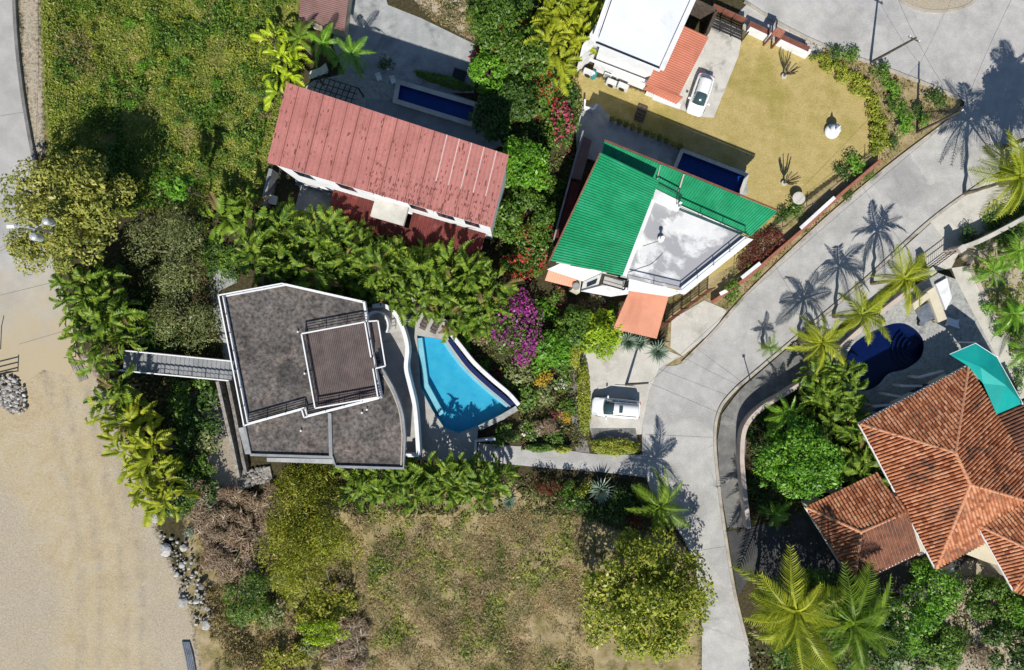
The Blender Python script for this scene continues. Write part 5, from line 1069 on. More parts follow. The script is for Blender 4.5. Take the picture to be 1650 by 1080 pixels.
def bush_mesh(mat, var, leaf, n):
    k = (mat, var, leaf, n)
    if k not in BUSH:
        r = np.random.default_rng(var * 17 + 3); tw = mat == 'twig_brown'; v, q, _ = cloud(r, n * (2 if tw else 1), 1, 1, .75, leaf * (1.6 if tw else 1), 16, .42, shell=.4, zmin=-.2, aspect=.1 if tw else .5); BUSH[k] = np_mesh('foliage', v, q, mat)
    return BUSH[k]
STEM = MB()
for k in range(5): a = k * 1.26; STEM.tube([(0, 0, -.75), (math.cos(a) * .45, math.sin(a) * .45, .1)], [.05, .02], 5)
STEM_ME = None
def bush(px, py, rpx, mat, label, group, flower=None, h=None, leaf=.22, n=520, seed=0, name='shrub', cat='shrub', fl=90, rz=None):
    global STEM_ME
    if STEM_ME is None: STEM_ME = STEM.mesh('stems', 'bark')
    r = random.Random(seed + int(px * 5 + py * 11)); m = H / F; R_ = rpx * m; h = h or R_ * .9; b0 = PG(px, py); p = P(px, py, b0.z + h * .6); b = Vector((p.x, p.y, G(p.x, p.y)))
    t = thing(name, b, label, cat, group); o = bpy.data.objects.new('foliage', bush_mesh(mat, r.randrange(4), leaf, n)); link(o, t)
    sz = rz or h * .62; o.location = (0, 0, h * .5); o.scale = (R_ * r.uniform(.9, 1.1), R_ * r.uniform(.9, 1.1), sz); o.rotation_euler = (0, 0, r.uniform(0, 6.28))
    s = bpy.data.objects.new('stems', STEM_ME); link(s, t); s.location = (0, 0, h * .5); s.scale = (R_ * .8, R_ * .8, h * .7)
    if flower:
        key = ('fl', flower, r.randrange(3), fl)
        if key not in BUSH:
            rr = np.random.default_rng(key[2] + 50); v, q, _ = cloud(rr, fl, 1.03, 1.03, .80, .17, 9, .28, shell=.78, zmin=0, aspect=.8); BUSH[key] = np_mesh('flowers', v, q, flower)
        g = bpy.data.objects.new('flowers', BUSH[key]); link(g, t); g['kind'] = 'stuff'; g.location = o.location; g.scale = o.scale; g.rotation_euler = (0, 0, r.uniform(0, 6.28))
    return t
def agave(px, py, R_, label, nb=46, h=.5, stem=0, mat='leaf_agave', group='spiky rosette plants'):
    r = random.Random(int(px)); b = P(px, py, stem + h * .4); b = Vector((b.x, b.y, 0)); t = thing('agave', b, label, 'plant', group); mb = MB()
    for k in range(nb):
        az = k * 2.39996; el = .15 + 1.15 * (k / nb); L_ = R_ * r.uniform(.85, 1.05) * (1 - .25 * (k / nb)); d = Vector((math.cos(az) * math.cos(el), math.sin(az) * math.cos(el), math.sin(el))); s = Vector((-math.sin(az), math.cos(az), 0)); o_ = b + Vector((0, 0, .15 + stem)); w = .075
        mb.add([o_ - s * w * .6, o_ + s * w * .6, o_ + d * L_ * .45 + s * w, o_ + d * L_ * .45 - s * w, o_ + d * L_ + Vector((0, 0, -.08))], [(0, 1, 2, 3), (3, 2, 4)])
    mb.build('leaves', mat, t); MB().tube([b - Vector((0, 0, .1)), b + Vector((0, 0, .25 + stem))], [.16, .12], 8).build('stem', 'palm_trunk', t)
def scatter(name, poly, n, size, hmax, mat, label, seed, aspect=.35, holes=(), patch=.12, up=.5, thresh=-.25):
    r = np.random.default_rng(seed); xs = [p[0] for p in poly]; ys = [p[1] for p in poly]; px = r.uniform(min(xs), max(xs), n * 4); py = r.uniform(min(ys), max(ys), n * 4); k = inpoly(px, py, poly)
    for h in holes: k &= ~inpoly(px, py, h)
    px, py = px[k], py[k]; f1_, f2_, ph = patch, patch * 2.3, seed
    def vn(sc):
        g = r.normal(0, 1, (64, 64)); u = (px - min(xs)) / sc; w_ = (py - min(ys)) / sc; i = u.astype(int) % 63; j = w_.astype(int) % 63; a = u % 1; b = w_ % 1; a = a * a * (3 - 2 * a); b = b * b * (3 - 2 * b)
        return g[i, j] * (1 - a) * (1 - b) + g[i + 1, j] * a * (1 - b) + g[i, j + 1] * (1 - a) * b + g[i + 1, j + 1] * a * b
    den = .75 * vn(2.6 / patch) + .6 * vn(.9 / patch) + r.normal(0, .4, len(px)); k = den > thresh; px, py, den = px[k][:n], py[k][:n], den[k][:n]
    z = np.zeros(len(px))
    for _ in range(6): s = (H - z) / F; x = (px - 825) * s; y = (540 - py) * s; z = ground(x, y)
    wl_ = np.maximum(np.clip(polydist(px, py, DRY) / 40, 0, 1), np.clip(polydist(px, py, FIELD) / 40, 0, 1)); z = z + wl_ * ((np.sin(x * .53 + 1.3) * np.sin(y * .47) * .5 + np.sin(x * 1.31 + y * .9) * .3) * .45 - .2)
    hz = hmax * np.clip(.25 + .5 * den, .1, 1.2) * r.uniform(.1, 1, len(px)); nr = r.normal(size=(len(px), 3)); nr[:, 2] = np.abs(nr[:, 2]) + up
    v, q = leaves_np(np.stack([x, y, z + hz + .03], 1), nr, size, r, aspect); o = bpy.data.objects.new(name, np_mesh(name, v, q, mat)); link(o); tag(o, label, None, None, 'stuff'); return o

# ---- ground growth (uncountable)
scatter('weeds', [(66, -30), (74, 160), (90, 300), (200, 350), (420, 335), (440, 230), (470, 60), (480, -30)], 95000, .21, .5, 'weed_green', 'tangled green and yellow weeds covering the upper left field', 1, .4, patch=.05, up=1.5, thresh=-.6)
scatter('tall_weeds', [(85, -20), (95, 160), (110, 300), (200, 340), (400, 325), (425, 230), (455, 60), (465, -20)], 26000, .27, 1.0, 'leaf_mid', 'clumps of taller green weeds standing in the upper left field', 15, .4, patch=.075, up=.5, thresh=.55)
scatter('straw_tufts', [(85, -20), (95, 160), (200, 300), (400, 310), (430, 230), (460, 60), (465, -20)], 10000, .24, .5, 'straw_weed', 'pale dry tufts between the weeds of the upper left field', 16, .2, patch=.06, up=.4, thresh=.6)
scatter('dry_tufts', [(580, 830), (780, 840), (930, 830), (940, 1110), (570, 1110)], 6000, .28, .5, 'twig_brown', 'darker dry tufts and stalks on the empty lot', 17, .14, patch=.07, up=.2, thresh=.5)
scatter('dry_grass', [(560, 815), (650, 835), (780, 835), (850, 800), (940, 815), (960, 1110), (560, 1110)], 60000, .22, .28, 'straw_weed', 'dry brown grass and weeds on the empty lot', 2, .22, patch=.05, thresh=-.5, up=1.4)
scatter('green_weeds', [(590, 820), (950, 830), (950, 1110), (600, 1110)], 6000, .26, .35, 'weed_green', 'patches of low green weeds in the dry lot', 3, .4, patch=.05, thresh=.75, up=1.2)
scatter('dry_scrub', [(300, 850), (440, 800), (560, 850), (580, 1110), (350, 1110), (330, 950)], 36000, .24, .7, 'straw_weed', 'dry scrub on the bank above the dirt lot', 4, .25, patch=.06)
scatter('ground_cover', [(745, 490), (940, 500), (950, 720), (840, 725), (835, 655), (770, 600), (740, 560)], 9000, .22, .35, 'litter', 'low mixed ground cover in the flower garden', 5, .5)
scatter('ground_cover', [(765, -20), (960, -20), (925, 160), (935, 230), (880, 430), (800, 440), (780, 380), (825, 260), (800, 220), (770, 150)], 15000, .26, .4, 'litter', 'low undergrowth in the planted strip between the houses', 6, .5)
scatter('ground_cover', [(150, 430), (340, 330), (350, 480), (365, 590), (330, 640), (340, 820), (260, 830), (190, 640)], 16000, .24, .5, 'litter', 'undergrowth on the bank west of the gravel roof house', 7, .5)
scatter('verge_grass', [(1270, 50), (1400, 105), (1545, 165), (1440, 255), (1350, 330), (1170, 505), (1155, 480), (1300, 360), (1415, 250), (1410, 150), (1320, 95)], 9000, .2, .2, 'straw', 'short dry grass on the road verge', 8, .25, patch=.1)
scatter('ground_cover', [(1200, 690), (1240, 655), (1390, 700), (1420, 780), (1300, 820), (1270, 850), (1210, 840)], 7000, .24, .4, 'litter', 'undergrowth inside the pink wall garden', 10, .5)
scatter('ground_cover', [(1200, 1000), (1450, 930), (1680, 920), (1680, 1110), (1210, 1110)], 7000, .26, .5, 'litter', 'undergrowth below the tiled house', 11, .5)
scatter('ground_cover', [(1565, 430), (1680, 340), (1680, 640)], 5000, .22, .3, 'weed_green', 'weeds in the palm bed beside the driveway', 12, .4)
scatter('ground_cover', [(560, 745), (760, 748), (850, 764), (1035, 780), (1040, 880), (940, 830), (560, 830)], 11000, .24, .4, 'litter', 'undergrowth along the foot of the bottom palm hedge', 13, .5)
scatter('yard_weeds', [(640, -20), (775, -20), (772, 70), (700, 35)], 3500, .22, .3, 'straw_weed', 'dry weeds beside the concrete yard', 14, .3)

# ---- palm hedges
def hedge_label(a, b):
    end = 'western end' if a < 480 else 'part under the maroon awning' if a < 590 else 'middle' if a < 680 else 'part above the pool deck' if a < 745 else 'eastern end by the bougainvillea'
    row = 'upper' if b < np.interp(a, [395, 585, 760, 800], [390, 425, 455, 470]) else 'lower'
    return 'areca palm clump in the %s row of the big hedge, %s' % (row, end)
HEDGE = [(395, 358), (440, 346), (520, 360), (585, 388), (690, 414), (760, 425), (800, 445), (792, 500), (745, 535), (700, 508), (640, 480), (560, 462), (480, 445), (405, 425)]
for i, (a, b) in enumerate(sample(HEDGE, 105, 21, 17.5)): clump(a, b, rnd.uniform(3.6, 5.9), rnd.uniform(1.35, 1.9), 'frond_hedge', hedge_label(a, b), 'hedge south of the pink roof', 13)
LH = [(95, 440), (150, 440), (200, 500), (205, 570), (185, 620), (225, 680), (260, 760), (262, 815), (232, 810), (205, 740), (165, 670), (150, 600), (110, 510)]
for i, (a, b) in enumerate(p_ for p_ in sample(LH, 52, 22, 19) if not (550 < p_[1] < 628 and p_[0] > 158)): clump(a, b, rnd.uniform(2.4, 4.0), rnd.uniform(1.4, 1.9), 'frond_hedge' if b < 660 else 'frond_yellow', ('areca palm clump in the roadside hedge, ' + ('under the olive tree' if b < 500 else 'just above the timber stairs') if b < 600 else 'yellowish areca palm clump in the roadside hedge, ' + ('just below the timber stairs' if b < 700 else 'at the rubble end')), 'hedge beside the side road', 14)
BH = [(560, 762), (640, 756), (750, 758), (800, 764), (812, 785), (775, 802), (650, 802), (570, 796)]
for i, (a, b) in enumerate(sample(BH, 46, 23, 18)): clump(a, b, rnd.uniform(3.6, 5.4), rnd.uniform(1.3, 1.8), 'frond_hedge', 'dark areca palm clump in the bottom hedge, ' + ('below the gravel roof' if a < 660 else 'below the pool deck' if a < 765 else 'beside the footpath'), 'hedge south of the pool deck', 14)
RH = [(1305, 600), (1360, 590), (1385, 640), (1392, 690), (1420, 770), (1385, 770), (1360, 700), (1320, 660)]
for i, (a, b) in enumerate(sample(RH, 26, 24, 19)): clump(a, b, rnd.uniform(2.6, 3.6), rnd.uniform(1.3, 1.8), 'frond_hedge', 'areca palm clump between navy pool and bright green tree', 'palms beside the navy pool', 14)
TH = [(880, -20), (968, -20), (930, 75), (895, 110), (870, 60)]
for i, (a, b) in enumerate(sample(TH, 26, 25, 18)): clump(a, b, rnd.uniform(3.5, 4.5), rnd.uniform(1.4, 1.8), 'frond_yellow', 'yellow-green bamboo palm clump left of the white flat roof', 'bamboo palms beside the white house', 14, name='bamboo_palm')
for i, (a, b) in enumerate(((452, 88), (460, 120), (448, 148), (440, 62), (470, 70))): clump(a, b, 2.6, 1.45, 'frond_lime', 'lime yellow palm clump at the west side of the shaded pergola', 'lime palms by the pergola', 14)
for i, (a, b) in enumerate(((372, 345), (395, 330), (345, 350))): clump(a, b, 2.4, 1.8, 'frond_green', 'green palm clump at the western end of the big hedge', 'palms at the west end of the big hedge', 13)
# ---- individual palms
palm(1322, 553, 4.2, 2.9, 'frond_yellow', 'lowest coconut palm of the roadside row beside the navy pool', lean=(-.3, 0))
palm(1388, 508, 4.8, 3.0, 'frond_yellow', 'middle coconut palm of the roadside row above the navy pool', lean=(-.3, 0))
palm(1456, 450, 5.0, 3.1, 'frond_yellow', 'upper coconut palm of the roadside row near the black gate', lean=(-.3, 0))
palm(1642, 285, 7.2, 4.3, 'frond_yellow', 'large yellow-green coconut palm at the right edge of the road', 18)
palm(1722, 265, 8.2, 3.9, 'frond_green', 'tall coconut palm beyond the right edge', 18); palm(1745, 215, 8.6, 3.9, 'frond_green', 'taller coconut palm beyond the right edge', 18)
palm(1282, 985, 8.2, 5.2, 'frond_yellow', 'big coconut palm with swept yellow fronds beside the lower road', 24, lean=(-.4, .2), sweep=.5); palm(1372, 1005, 7.6, 5.0, 'frond_green', 'big dark green coconut palm right of the swept yellow one', 19)
palm(1268, 668, 2.8, 2.3, 'frond_bright', 'bright green small palm inside the pink wall near the bend', 14); palm(1250, 828, 1.8, 1.8, 'frond_bright', 'small bright palm at the lower end of the pink wall', 12); palm(1240, 560, 1.8, 1.4, 'frond_green', 'small palm on the dark pavement by the bend', 11)
palm(1384, 748, 2.6, 2.2, 'frond_green', 'green palm between bright tree and tiled roof', 14)
palm(1598, 438, 2.2, 2.4, 'frond_bright', 'upper bright palm in the bed beside the driveway', 13); palm(1632, 506, 2.2, 2.3, 'frond_bright', 'lower bright palm in the bed beside the driveway', 13); palm(1640, 405, 2.4, 2.4, 'frond_bright', 'bright palm at the right edge above the driveway bed', 13); palm(1655, 565, 2.2, 2.2, 'frond_bright', 'bright palm at the right edge beside the teal sail', 12)
palm(1064, 815, 3.6, 3.2, 'frond_green', 'coconut palm beside the road above the big yellow-green tree', 15)
palm(521, 70, 4.2, 2.1, 'frond_bright', 'left of the two bright small palms beside the concrete yard', 12, lean=(0, -.2)); palm(567, 88, 4.0, 2.1, 'frond_bright', 'right of the two bright small palms beside the concrete yard', 12); palm(482, 62, 4.0, 1.9, 'frond_green', 'green palm left of the two bright small ones', 11)
# ---- trees
tree(110, 345, 4.6, 116, 'leaf_olive', 'broad olive green tree overhanging the grey side road', 15000, .32, 95, cr=.2, seed=1, rz=.5, ry=112, shell=.2)
tree(268, 405, 2.6, 74, 'leaf_greygreen', 'grey-green feathery tree west of the palm hedge', 8000, .22, 60, cr=.28, seed=2, rz=.5, aspect=.3); tree(290, 510, 2.0, 58, 'leaf_greygreen', 'lower grey-green feathery tree above the timber stairs', 5500, .22, 45, cr=.3, seed=3, rz=.5, aspect=.3, ry=66)
tree(286, 300, 6.2, 25, 'leaf_bright', 'small slender bright green tree in the shaded field edge', 900, .35, 16, seed=4, rz=1.0, trunk_r=.1)
tree(1292, 738, 3.6, 72, 'leaf_bright', 'dense bright green tree inside the pink wall', 15000, .26, 120, cr=.19, seed=5, rz=.5, shell=.25)
tree(1045, 965, 5.0, 116, 'leaf_yellowgreen', 'largest yellow-green tree at the bottom beside the road', 22000, .30, 170, cr=.17, seed=6, rz=.5, shell=.15)
tree(500, 880, 4.0, 88, 'leaf_feather', 'feathery yellow-green tree with pale branches at lower left', 24000, .24, 130, cr=.2, seed=7, rz=.4, ry=118, aspect=.32, bark='bark_pale', limbs=7, shell=.1, trunk_r=.12)
tree(500, 785, 2.6, 58, 'leaf_feather', 'olive feathery tree just below the gravel roof', 8000, .22, 60, seed=8, rz=.5, aspect=.3, shell=.2); tree(405, 965, 1.6, 50, 'leaf_mid', 'dark green ferny small tree beside the rubble bank', 3600, .24, 30, seed=9, rz=.5, aspect=.3, up=.9); tree(520, 1020, 2.2, 46, 'leaf_lime', 'lime green low tree at the foot of the feathery tree', 2500, .22, 26, seed=10, rz=.4, aspect=.35, ry=22)
for a, b, h, r_, m_, lab in ((1505, 950, 2.6, 46, 'leaf_bright', 'round green tree touching the tiled roof south corner'), (1460, 1005, 2.8, 54, 'leaf_bright', 'bright spreading tree right of the big palms'), (1598, 968, 2.4, 40, 'leaf_mid', 'round green tree below the right tiled wing'), (1640, 985, 2.4, 34, 'leaf_bright', 'bright tree at the right edge below the tiled wing'), (1310, 1050, 4.6, 74, 'leaf_mid', 'dark green tree under the swept yellow palm'), (1415, 1040, 4.4, 52, 'leaf_dark', 'deep green tree at the bottom under the dark palm'), (1520, 1040, 1.8, 40, 'leaf_mid', 'green tree at the bottom below the bright spreading one'), (1632, 1040, 2.6, 46, 'leaf_dark', 'dark tree in the bottom right corner')):
    tree(a, b, h, r_, m_, lab, 4200, .26, 36, seed=int(a), rz=.55, group='trees below the tiled house')
for a, b, h, r_, m_, lab in ((800, 40, 3.2, 48, 'leaf_mid', 'green tree at the top of the planted strip'), (848, 88, 3.4, 46, 'leaf_mid', 'green tree left of the bamboo palms'), (788, 118, 2.6, 36, 'leaf_bright', 'bright round tree at the east end of the concrete yard'), (846, 262, 3.4, 48, 'leaf_bright', 'bright green tree between the pink and green roofs'), (790, 190, 2.4, 34, 'leaf_dark', 'dark tree at the end of the narrow shaded pool'), (830, 160, 2.4, 40, 'leaf_dark', 'dark shaded tree in the middle of the planted strip'), (812, 355, 2.6, 40, 'leaf_mid', 'green tree beside the east end of the pink roof'), (850, 345, 2.8, 42, 'leaf_mid', 'green tree right beside the green roof gutter'), (965, 535, 2.4, 40, 'leaf_lime', 'lime green tree at the corner of the parking pad'), (925, 525, 2.2, 34, 'leaf_mid', 'green white-flowered tree left of the lime one'), (890, 560, 2.0, 34, 'leaf_bright', 'bright tree right of the purple bougainvillea'), (1720, 250, 7.5, 50, 'leaf_mid', 'broad tree beyond the right edge casting shade on the road'), (1702, 205, 6.5, 44, 'leaf_mid', 'second broad tree beyond the right edge')):
    tree(a, b, h, r_, m_, lab, 4200, .27, 36, seed=int(a + b), rz=.55, group='trees of the planted strips')
for a, b, lab in ((1292, 962, 'added understorey tree shading the yard, beneath the swept yellow palm'), (1385, 972, 'added understorey tree shading the yard, beneath the dark green palm'), (1335, 958, 'added understorey tree shading the yard, between the two big palms')): tree(a, b, 4.6, 52, 'leaf_dark', lab, 3600, .27, 36, seed=int(a + b), rz=.6, group='trees below the tiled house', shell=.2)  # hidden trees added beneath the palms to darken the yard
# ---- bougainvillea and flowering shrubs
def bougain(px, py, rx, ry, h, flower, leafm, label, nfl, nlf, seed):
    r = np.random.default_rng(seed); b0 = P(px, py, h); b = Vector((b0.x, b0.y, 0)); m = (H - h) / F; t = thing('bougainvillea', b, label, 'shrub', 'flowering bougainvilleas')
    v, q, cc = cloud(r, nlf, rx * m, ry * m, h * .7, .24, 36, .3, shell=.45, zmin=-.3); o = bpy.data.objects.new('foliage', np_mesh('foliage', v, q, leafm)); link(o, t); o.location = (0, 0, h * .75)
    v, q, _ = cloud(r, nfl, rx * m * 1.04, ry * m * 1.04, h * .76, .2, 34, .26, shell=.62, zmin=-.1, aspect=.8); o = bpy.data.objects.new('flowers', np_mesh('flowers', v, q, flower)); link(o, t); o['kind'] = 'stuff'; o.location = (0, 0, h * .76)
    mb = MB()
    for k in range(9): e = Vector(cc[k]); mb.tube([b, b + Vector((e.x * .4, e.y * .4, h * .6)), b + Vector((e.x, e.y, h * .75 + e.z))], [.07, .045, .012], 5)
    mb.build('stems', 'bark', t)
bougain(830, 528, 46, 66, 2.6, 'petal_magenta', 'leaf_mid', 'big purple bougainvillea between pool and green roofed house', 2600, 2200, 1)
bougain(858, 385, 36, 54, 2.4, 'petal_red', 'leaf_mid', 'red flowering bougainvillea beside the green roof', 450, 3000, 2)
bougain(845, 425, 42, 26, 2.2, 'petal_red', 'leaf_mid', 'low red bougainvillea above the purple one', 420, 2000, 6)
bougain(905, 200, 24, 46, 2.2, 'petal_pink', 'leaf_mid', 'pink flowering bougainvillea left of the shaded patio', 420, 1500, 3)
bougain(815, 70, 36, 48, 2.6, 'petal_red', 'leaf_mid', 'red dotted bougainvillea in the top planted strip', 300, 2500, 4); bougain(890, 130, 30, 42, 2.4, 'petal_red', 'leaf_mid', 'sparse red bougainvillea below the bamboo palms', 200, 1900, 5)
TXT = 'in the flower garden between pool and parking pad'
for a, b, r_, m_, fl, lab in ((748, 555, 16, 'leaf_bright', None, 'bright shrub at the tip of the palm hedge by the pool'), (780, 587, 10, 'leaf_bright', None, 'small clipped green ball beside the curved pool wall'), (876, 612, 15, 'leaf_yellow', None, 'yellow leaved shrub ' + TXT), (915, 657, 17, 'leaf_mid', None, 'dense green shrub beside the pebble path'), (895, 668, 10, 'leaf_red', 'petal_pink', 'small dark magenta shrub ' + TXT), (912, 672, 10, 'leaf_yellow', None, 'small orange-yellow shrub beside the pebble path'), (878, 688, 20, 'twig_brown', None, 'brown twiggy shrub ' + TXT), (855, 690, 18, 'leaf_mid', 'petal_white', 'white flowered green shrub ' + TXT), (815, 700, 22, 'leaf_mid', None, 'green shrub at the pointed corner of the turquoise pool'), (880, 635, 20, 'leaf_greygreen', None, 'grey-green shrub in the middle of the flower garden'), (850, 640, 22, 'leaf_mid', None, 'green shrub right of the curved pool wall'), (800, 610, 15, 'leaf_red', None, 'reddish shrub beside the curved pool wall'), (815, 620, 16, 'leaf_mid', None, 'small green shrub against the pool wall'), (905, 620, 14, 'leaf_mid', 'petal_white', 'pale flowered shrub at the head of the pebble path'), (838, 600, 22, 'leaf_greygreen', None, 'dull green shrub below the purple bougainvillea'), (870, 590, 20, 'leaf_bright', None, 'bright shrub below right of the purple bougainvillea'), (910, 590, 18, 'leaf_mid', None, 'green shrub beside the parking pad corner'), (912, 530, 20, 'leaf_bright', None, 'bright shrub above the flower garden'), (880, 505, 24, 'leaf_bright', None, 'bright shrub right of the purple flowers'), (898, 478, 16, 'leaf_mid', 'petal_pink', 'pink flowered shrub below the orange awning'), (958, 492, 20, 'straw', 'petal_white', 'pale dry shrub in front of the white canopy'), (935, 495, 16, 'straw', None, 'straw coloured shrub beside the orange awning'), (985, 500, 14, 'leaf_mid', 'petal_pink', 'small pink flowered shrub beside the orange carport'), (895, 705, 16, 'leaf_mid', None, 'green shrub near the foot of the flower garden'), (775, 545, 16, 'straw', None, 'dry tan shrub left of the purple bougainvillea'), (760, 585, 13, 'leaf_dark', None, 'dark shrub beside the curved pool wall')):
    bush(a, b, r_, m_, lab, 'shrubs of the flower garden', fl, n=420)
# clipped hedges
for a, b, rx, ry, lab in ((990, 719, 40, 15, 'rounded clipped hedge below the white SUV'), (870, 720, 22, 7, 'low clipped hedge strip along the footpath'), (905, 722, 14, 6, 'short clipped hedge at the end of the pebble path'), (940, 640, 11, 62, 'long clipped hedge along the left side of the parking pad'), (925, 568, 10, 24, 'leafy hedge end at the corner of the parking pad'), (715, 133, 52, 8, 'shaded low hedge along the narrow dark pool')):
    t = thing('clipped_hedge', P(a, b), lab, 'hedge', 'clipped hedges'); r = np.random.default_rng(int(a)); m = H / F; v, q, _ = cloud(r, 4200, rx * m, ry * m, .75, .15, 150, .2, shell=.75, zmin=-.05, up=1.2); o = bpy.data.objects.new('foliage', np_mesh('foliage', v, q, 'leaf_yellowgreen' if a > 900 and a < 1000 else 'leaf_mid')); link(o, t); o.location = (0, 0, .35)
    if a == 715: o.rotation_euler = (0, 0, -.28)
    if a == 940: o.rotation_euler = (0, 0, .03)
    mb = MB()
    for k in range(5): x = (k - 2) / 2.6; mb.tube([(P(a, b).x + x * rx * m * .8, P(a, b).y + x * ry * m * .3 * (1 if a == 940 else 0), 0), (P(a, b).x + x * rx * m * .8, P(a, b).y + x * ry * m * .3 * (1 if a == 940 else 0), .5)], .03, 5)
    mb.build('stems', 'bark', t)
# verge + lawn-edge shrubs
for a, b, r_, m_, lab in ((1345, 82, 14, 'leaf_dark', 'dark shrub at the top of the verge'), (1372, 86, 16, 'leaf_mid', 'green shrub left of the corner utility pole'), (1420, 112, 18, 'leaf_mid', 'green shrub at the foot of the corner utility pole'), (1438, 140, 18, 'leaf_bright', 'bright shrub below the corner utility pole'), (1448, 170, 22, 'leaf_mid', 'green shrub in the middle of the verge'), (1460, 198, 22, 'leaf_bright', 'bright shrub in the lower verge'), (1478, 178, 14, 'leaf_dark', 'dark shrub at the foot of the verge pole'), (1510, 158, 20, 'leaf_dark', 'dark shrub near the tip of the verge'), (1490, 192, 12, 'leaf_bright', 'small bright shrub right of the verge pole'), (1438, 232, 14, 'leaf_dark', 'dark shrub at the bottom of the verge'), (1378, 262, 20, 'leaf_bright', 'bright shrub against the brick wall'), (1362, 275, 16, 'leaf_dark', 'dark shrub inside the brick wall'), (1398, 282, 12, 'leaf_mid', 'small shrub outside the brick wall'), (1365, 315, 10, 'leaf_dark', 'little dark shrub on the verge by the road'), (1282, 338, 16, 'leaf_mid', 'green shrub right of the green roof tip'), (1262, 345, 14, 'leaf_dark', 'dark shrub beside the green roof tip'), (1180, 470, 20, 'leaf_mid', 'pale green shrub at the white end of the brick wall'), (1215, 435, 14, 'leaf_mid', 'shrub on the verge outside the brick wall'), (1295, 368, 8, 'leaf_dark', 'tiny dark shrub on the verge')):
    bush(a, b, r_, m_, lab, 'shrubs on the verge', n=380)
for i, (a, b) in enumerate(sample([(1190, 415), (1245, 365), (1262, 380), (1205, 440)], 9, 31, 14)): bush(a, b, 13, 'leaf_red', 'dark red leaved shrub in the row below the green roof tip', 'red shrubs below the green roof', n=380)
for i, (a, b) in enumerate(sample([(1310, 86), (1340, 92), (1385, 120), (1410, 160), (1425, 190), (1425, 240), (1405, 245), (1408, 190), (1390, 150), (1330, 108)], 26, 32, 11)): bush(a, b, 11, 'leaf_yellowgreen', 'grassy yellow-green hedge plant along the curved lawn edge', 'hedge plants along the lawn edge', n=300, leaf=.3, h=.8)
# wild shrubs
for i, (a, b) in enumerate(sample([(310, 790), (440, 800), (430, 900), (380, 930), (320, 900)], 18, 33, 24)): bush(a, b, rnd.uniform(15, 26), 'twig_brown', 'dry brown twiggy bush on the bank above the rubble', 'dry bushes on the bank', n=620, leaf=.3, h=1.0)
for i, (a, b) in enumerate(sample([(540, 900), (600, 950), (580, 1080), (540, 1080)], 6, 34, 24)): bush(a, b, 20, 'twig_brown', 'brown twiggy bush right of the feathery tree', 'dry bushes by the feathery tree', n=520, leaf=.28, h=.9)
for i, (a, b) in enumerate(sample([(270, 620), (330, 610), (335, 700), (345, 790), (310, 830), (270, 820), (285, 740)], 15, 35, 26)): bush(a, b, rnd.uniform(16, 26), rnd.choice(['leaf_mid', 'leaf_dark', 'leaf_greygreen']), 'wild green shrub on the bank below the timber stairs', 'wild shrubs on the bank', n=480)
for i, (a, b) in enumerate(sample([(210, 470), (260, 470), (300, 560), (250, 580), (210, 560)], 8, 36, 26)): bush(a, b, rnd.uniform(14, 22), rnd.choice(['leaf_dark', 'leaf_greygreen', 'leaf_mid']), 'wild shrub in the hollow behind the roadside palm hedge', 'wild shrubs behind the hedge', n=420)
for i, (a, b) in enumerate(sample([(770, -10), (860, -10), (930, 150), (890, 260), (880, 340), (800, 300), (835, 230), (780, 160)], 26, 37, 30)): bush(a, b, rnd.uniform(18, 30), rnd.choice(['leaf_mid', 'leaf_dark', 'leaf_bright', 'leaf_mid']), 'leafy shrub in the planted strip between pink roof and white house', 'shrubs of the planted strip', rnd.choice([None, None, 'petal_red']), n=480)
for i, (a, b) in enumerate(sample([(865, 782), (960, 788), (1040, 800), (1030, 850), (940, 820)], 12, 38, 18, [[(940, 765), (1000, 765), (1000, 818), (940, 818)]])): bush(a, b, rnd.uniform(12, 20), rnd.choice(['leaf_red', 'leaf_yellowgreen', 'leaf_dark', 'leaf_mid']), 'small mixed shrub between the footpath and the dry lot', 'shrubs below the footpath', n=360, h=2.0)
for i, (a, b) in enumerate(sample([(215, 20), (420, 20), (410, 120), (330, 240), (110, 120), (110, 30)], 22, 39, 32)): bush(a, b, rnd.uniform(8, 15), rnd.choice(['leaf_bright', 'leaf_mid', 'leaf_yellowgreen']), 'low weedy bush in the upper left field', 'weedy bushes in the field', n=260, h=.8)
for i, (a, b) in enumerate(sample([(1205, 700), (1235, 665), (1240, 780), (1230, 820), (1208, 800)], 8, 40, 20)): bush(a, b, 14, 'leaf_dark', 'dark low shrub just inside the pink wall', 'shrubs inside the pink wall', n=360)
for i, (a, b) in enumerate(sample([(1575, 470), (1640, 470), (1650, 620), (1640, 640)], 7, 41, 22)): bush(a, b, 15, rnd.choice(['leaf_mid', 'leaf_bright']), 'low shrub in the palm bed beside the driveway', 'shrubs in the driveway palm bed', n=360)
for i, (a, b) in enumerate(sample([(1215, 1000), (1260, 1060), (1600, 1080), (1640, 1000), (1560, 1010), (1300, 1000)], 9, 42, 30)): bush(a, b, rnd.uniform(16, 26), rnd.choice(['leaf_dark', 'leaf_mid', 'twig_brown']), 'low shrub under the trees below the tiled house', 'shrubs below the tiled house', n=420)
bush(303, 858, 9, 'leaf_agave', 'pale silvery plant beside the rubble bank', 'wild shrubs on the bank', n=260); bush(765, 28, 13, 'leaf_yellow', 'yellow leaved shrub at the right of the dry weeds by the yard', 'shrubs of the planted strip', n=320); bush(620, 102, 14, 'leaf_dark', 'dark potted shrub with pale flowers by the shaded yard', 'shrubs by the narrow pool', 'petal_white', n=320)
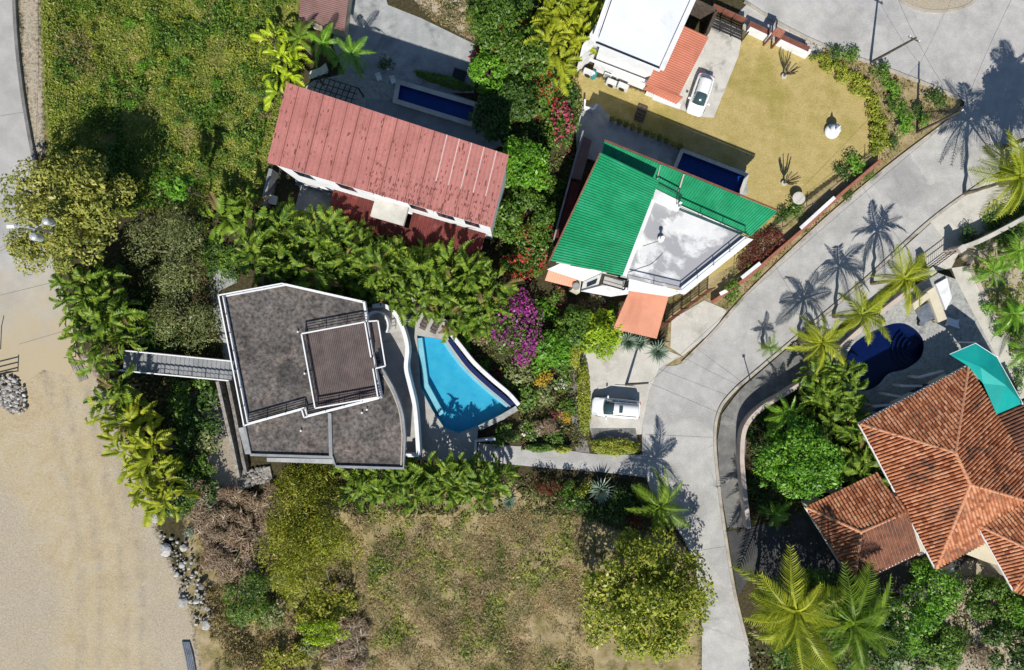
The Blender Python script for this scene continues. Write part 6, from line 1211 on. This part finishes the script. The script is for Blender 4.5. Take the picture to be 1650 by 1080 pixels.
agave(968, 790, 1.75, 'large blue-green agave below the footpath', 60, stem=.5); agave(1060, 566, 1.6, 'spiky blue-green yucca at the kerb below the orange carport', 60, stem=.6); agave(1012, 550, 1.5, 'spiky yucca left of the larger one below the carport', 54, stem=.6); agave(1030, 552, 1.2, 'small yucca between the two larger ones', 44, stem=.4); agave(820, 808, 1.1, 'pale agave at the edge of the dry lot', 40)
for k in range(11):
    a, b = 986 + k * 10.8, 194 + k * 4.4; p0 = P(a, b, .25); t = thing('potted_plant', p0, 'small potted plant, number %d from the west along the shaded patio edge' % (k + 1) if False else ('first', 'second', 'third', 'fourth', 'fifth', 'sixth', 'seventh', 'eighth', 'ninth', 'tenth', 'eleventh')[k] + ' potted plant from the west along the shaded patio edge', 'potted plant', 'potted plants along the patio')
    MB().lathe([(.18, 0), (.26, .35), (.28, .4), (.2, .38)], p0, 10).build('pot', 'pot_clay', t); o = bpy.data.objects.new('foliage', bush_mesh('leaf_mid' if k % 3 else 'leaf_yellowgreen', k % 4, .22, 260)); link(o, t); o.location = (0, 0, .65); o.scale = (.42, .42, .42)

for i, (a, b) in enumerate(sample([(1545, 385), (1600, 350), (1665, 320), (1665, 390), (1600, 400)], 12, 51, 18)): bush(a, b, rnd.uniform(14, 20), rnd.choice(['leaf_dark', 'leaf_mid']), 'dark shrub behind the boundary wall right of the black gate', 'shrubs behind the gate wall', n=420)
for i, (a, b) in enumerate(sample([(880, 300), (905, 290), (890, 400), (868, 410)], 6, 52, 16)): bush(a, b, 16, 'leaf_mid', 'shrub squeezed against the shaded side of the green roofed house', 'shrubs beside the green house', n=420, h=1.6)

for i, (a, b) in enumerate(sample([(335, 385), (385, 420), (372, 445), (340, 440), (318, 420)], 8, 61, 16)): bush(a, b, 17, rnd.choice(['leaf_mid', 'leaf_dark']), 'low shrub at the north-west corner of the gravel roof house', 'shrubs by the gravel roof corner', n=420)
for i, (a, b) in enumerate(sample([(395, 10), (440, 10), (430, 190), (405, 200)], 9, 62, 20)): bush(a, b, rnd.uniform(9, 15), rnd.choice(['leaf_mid', 'straw', 'leaf_yellowgreen']), 'scruffy low bush at the right edge of the weedy field', 'scruffy bushes at the field edge', n=300, h=.8)

for i, (a, b) in enumerate(sample([(430, 905), (545, 930), (600, 1070), (430, 1080), (400, 1020)], 12, 63, 24)): bush(a, b, rnd.uniform(16, 26), rnd.choice(['leaf_feather', 'leaf_greygreen', 'leaf_feather']), 'feathery green scrub around the foot of the yellow-green feathery tree', 'scrub by the feathery tree', n=620, leaf=.2, h=1.3)
for i, (a, b) in enumerate(sample([(320, 840), (420, 800), (440, 860), (370, 930), (325, 900)], 8, 64, 24)): bush(a, b, rnd.uniform(9, 15), rnd.choice(['straw', 'leaf_greygreen', 'leaf_feather']), 'small dull green tuft among the dry bushes on the bank', 'tufts among the dry bushes', n=300, h=.9)
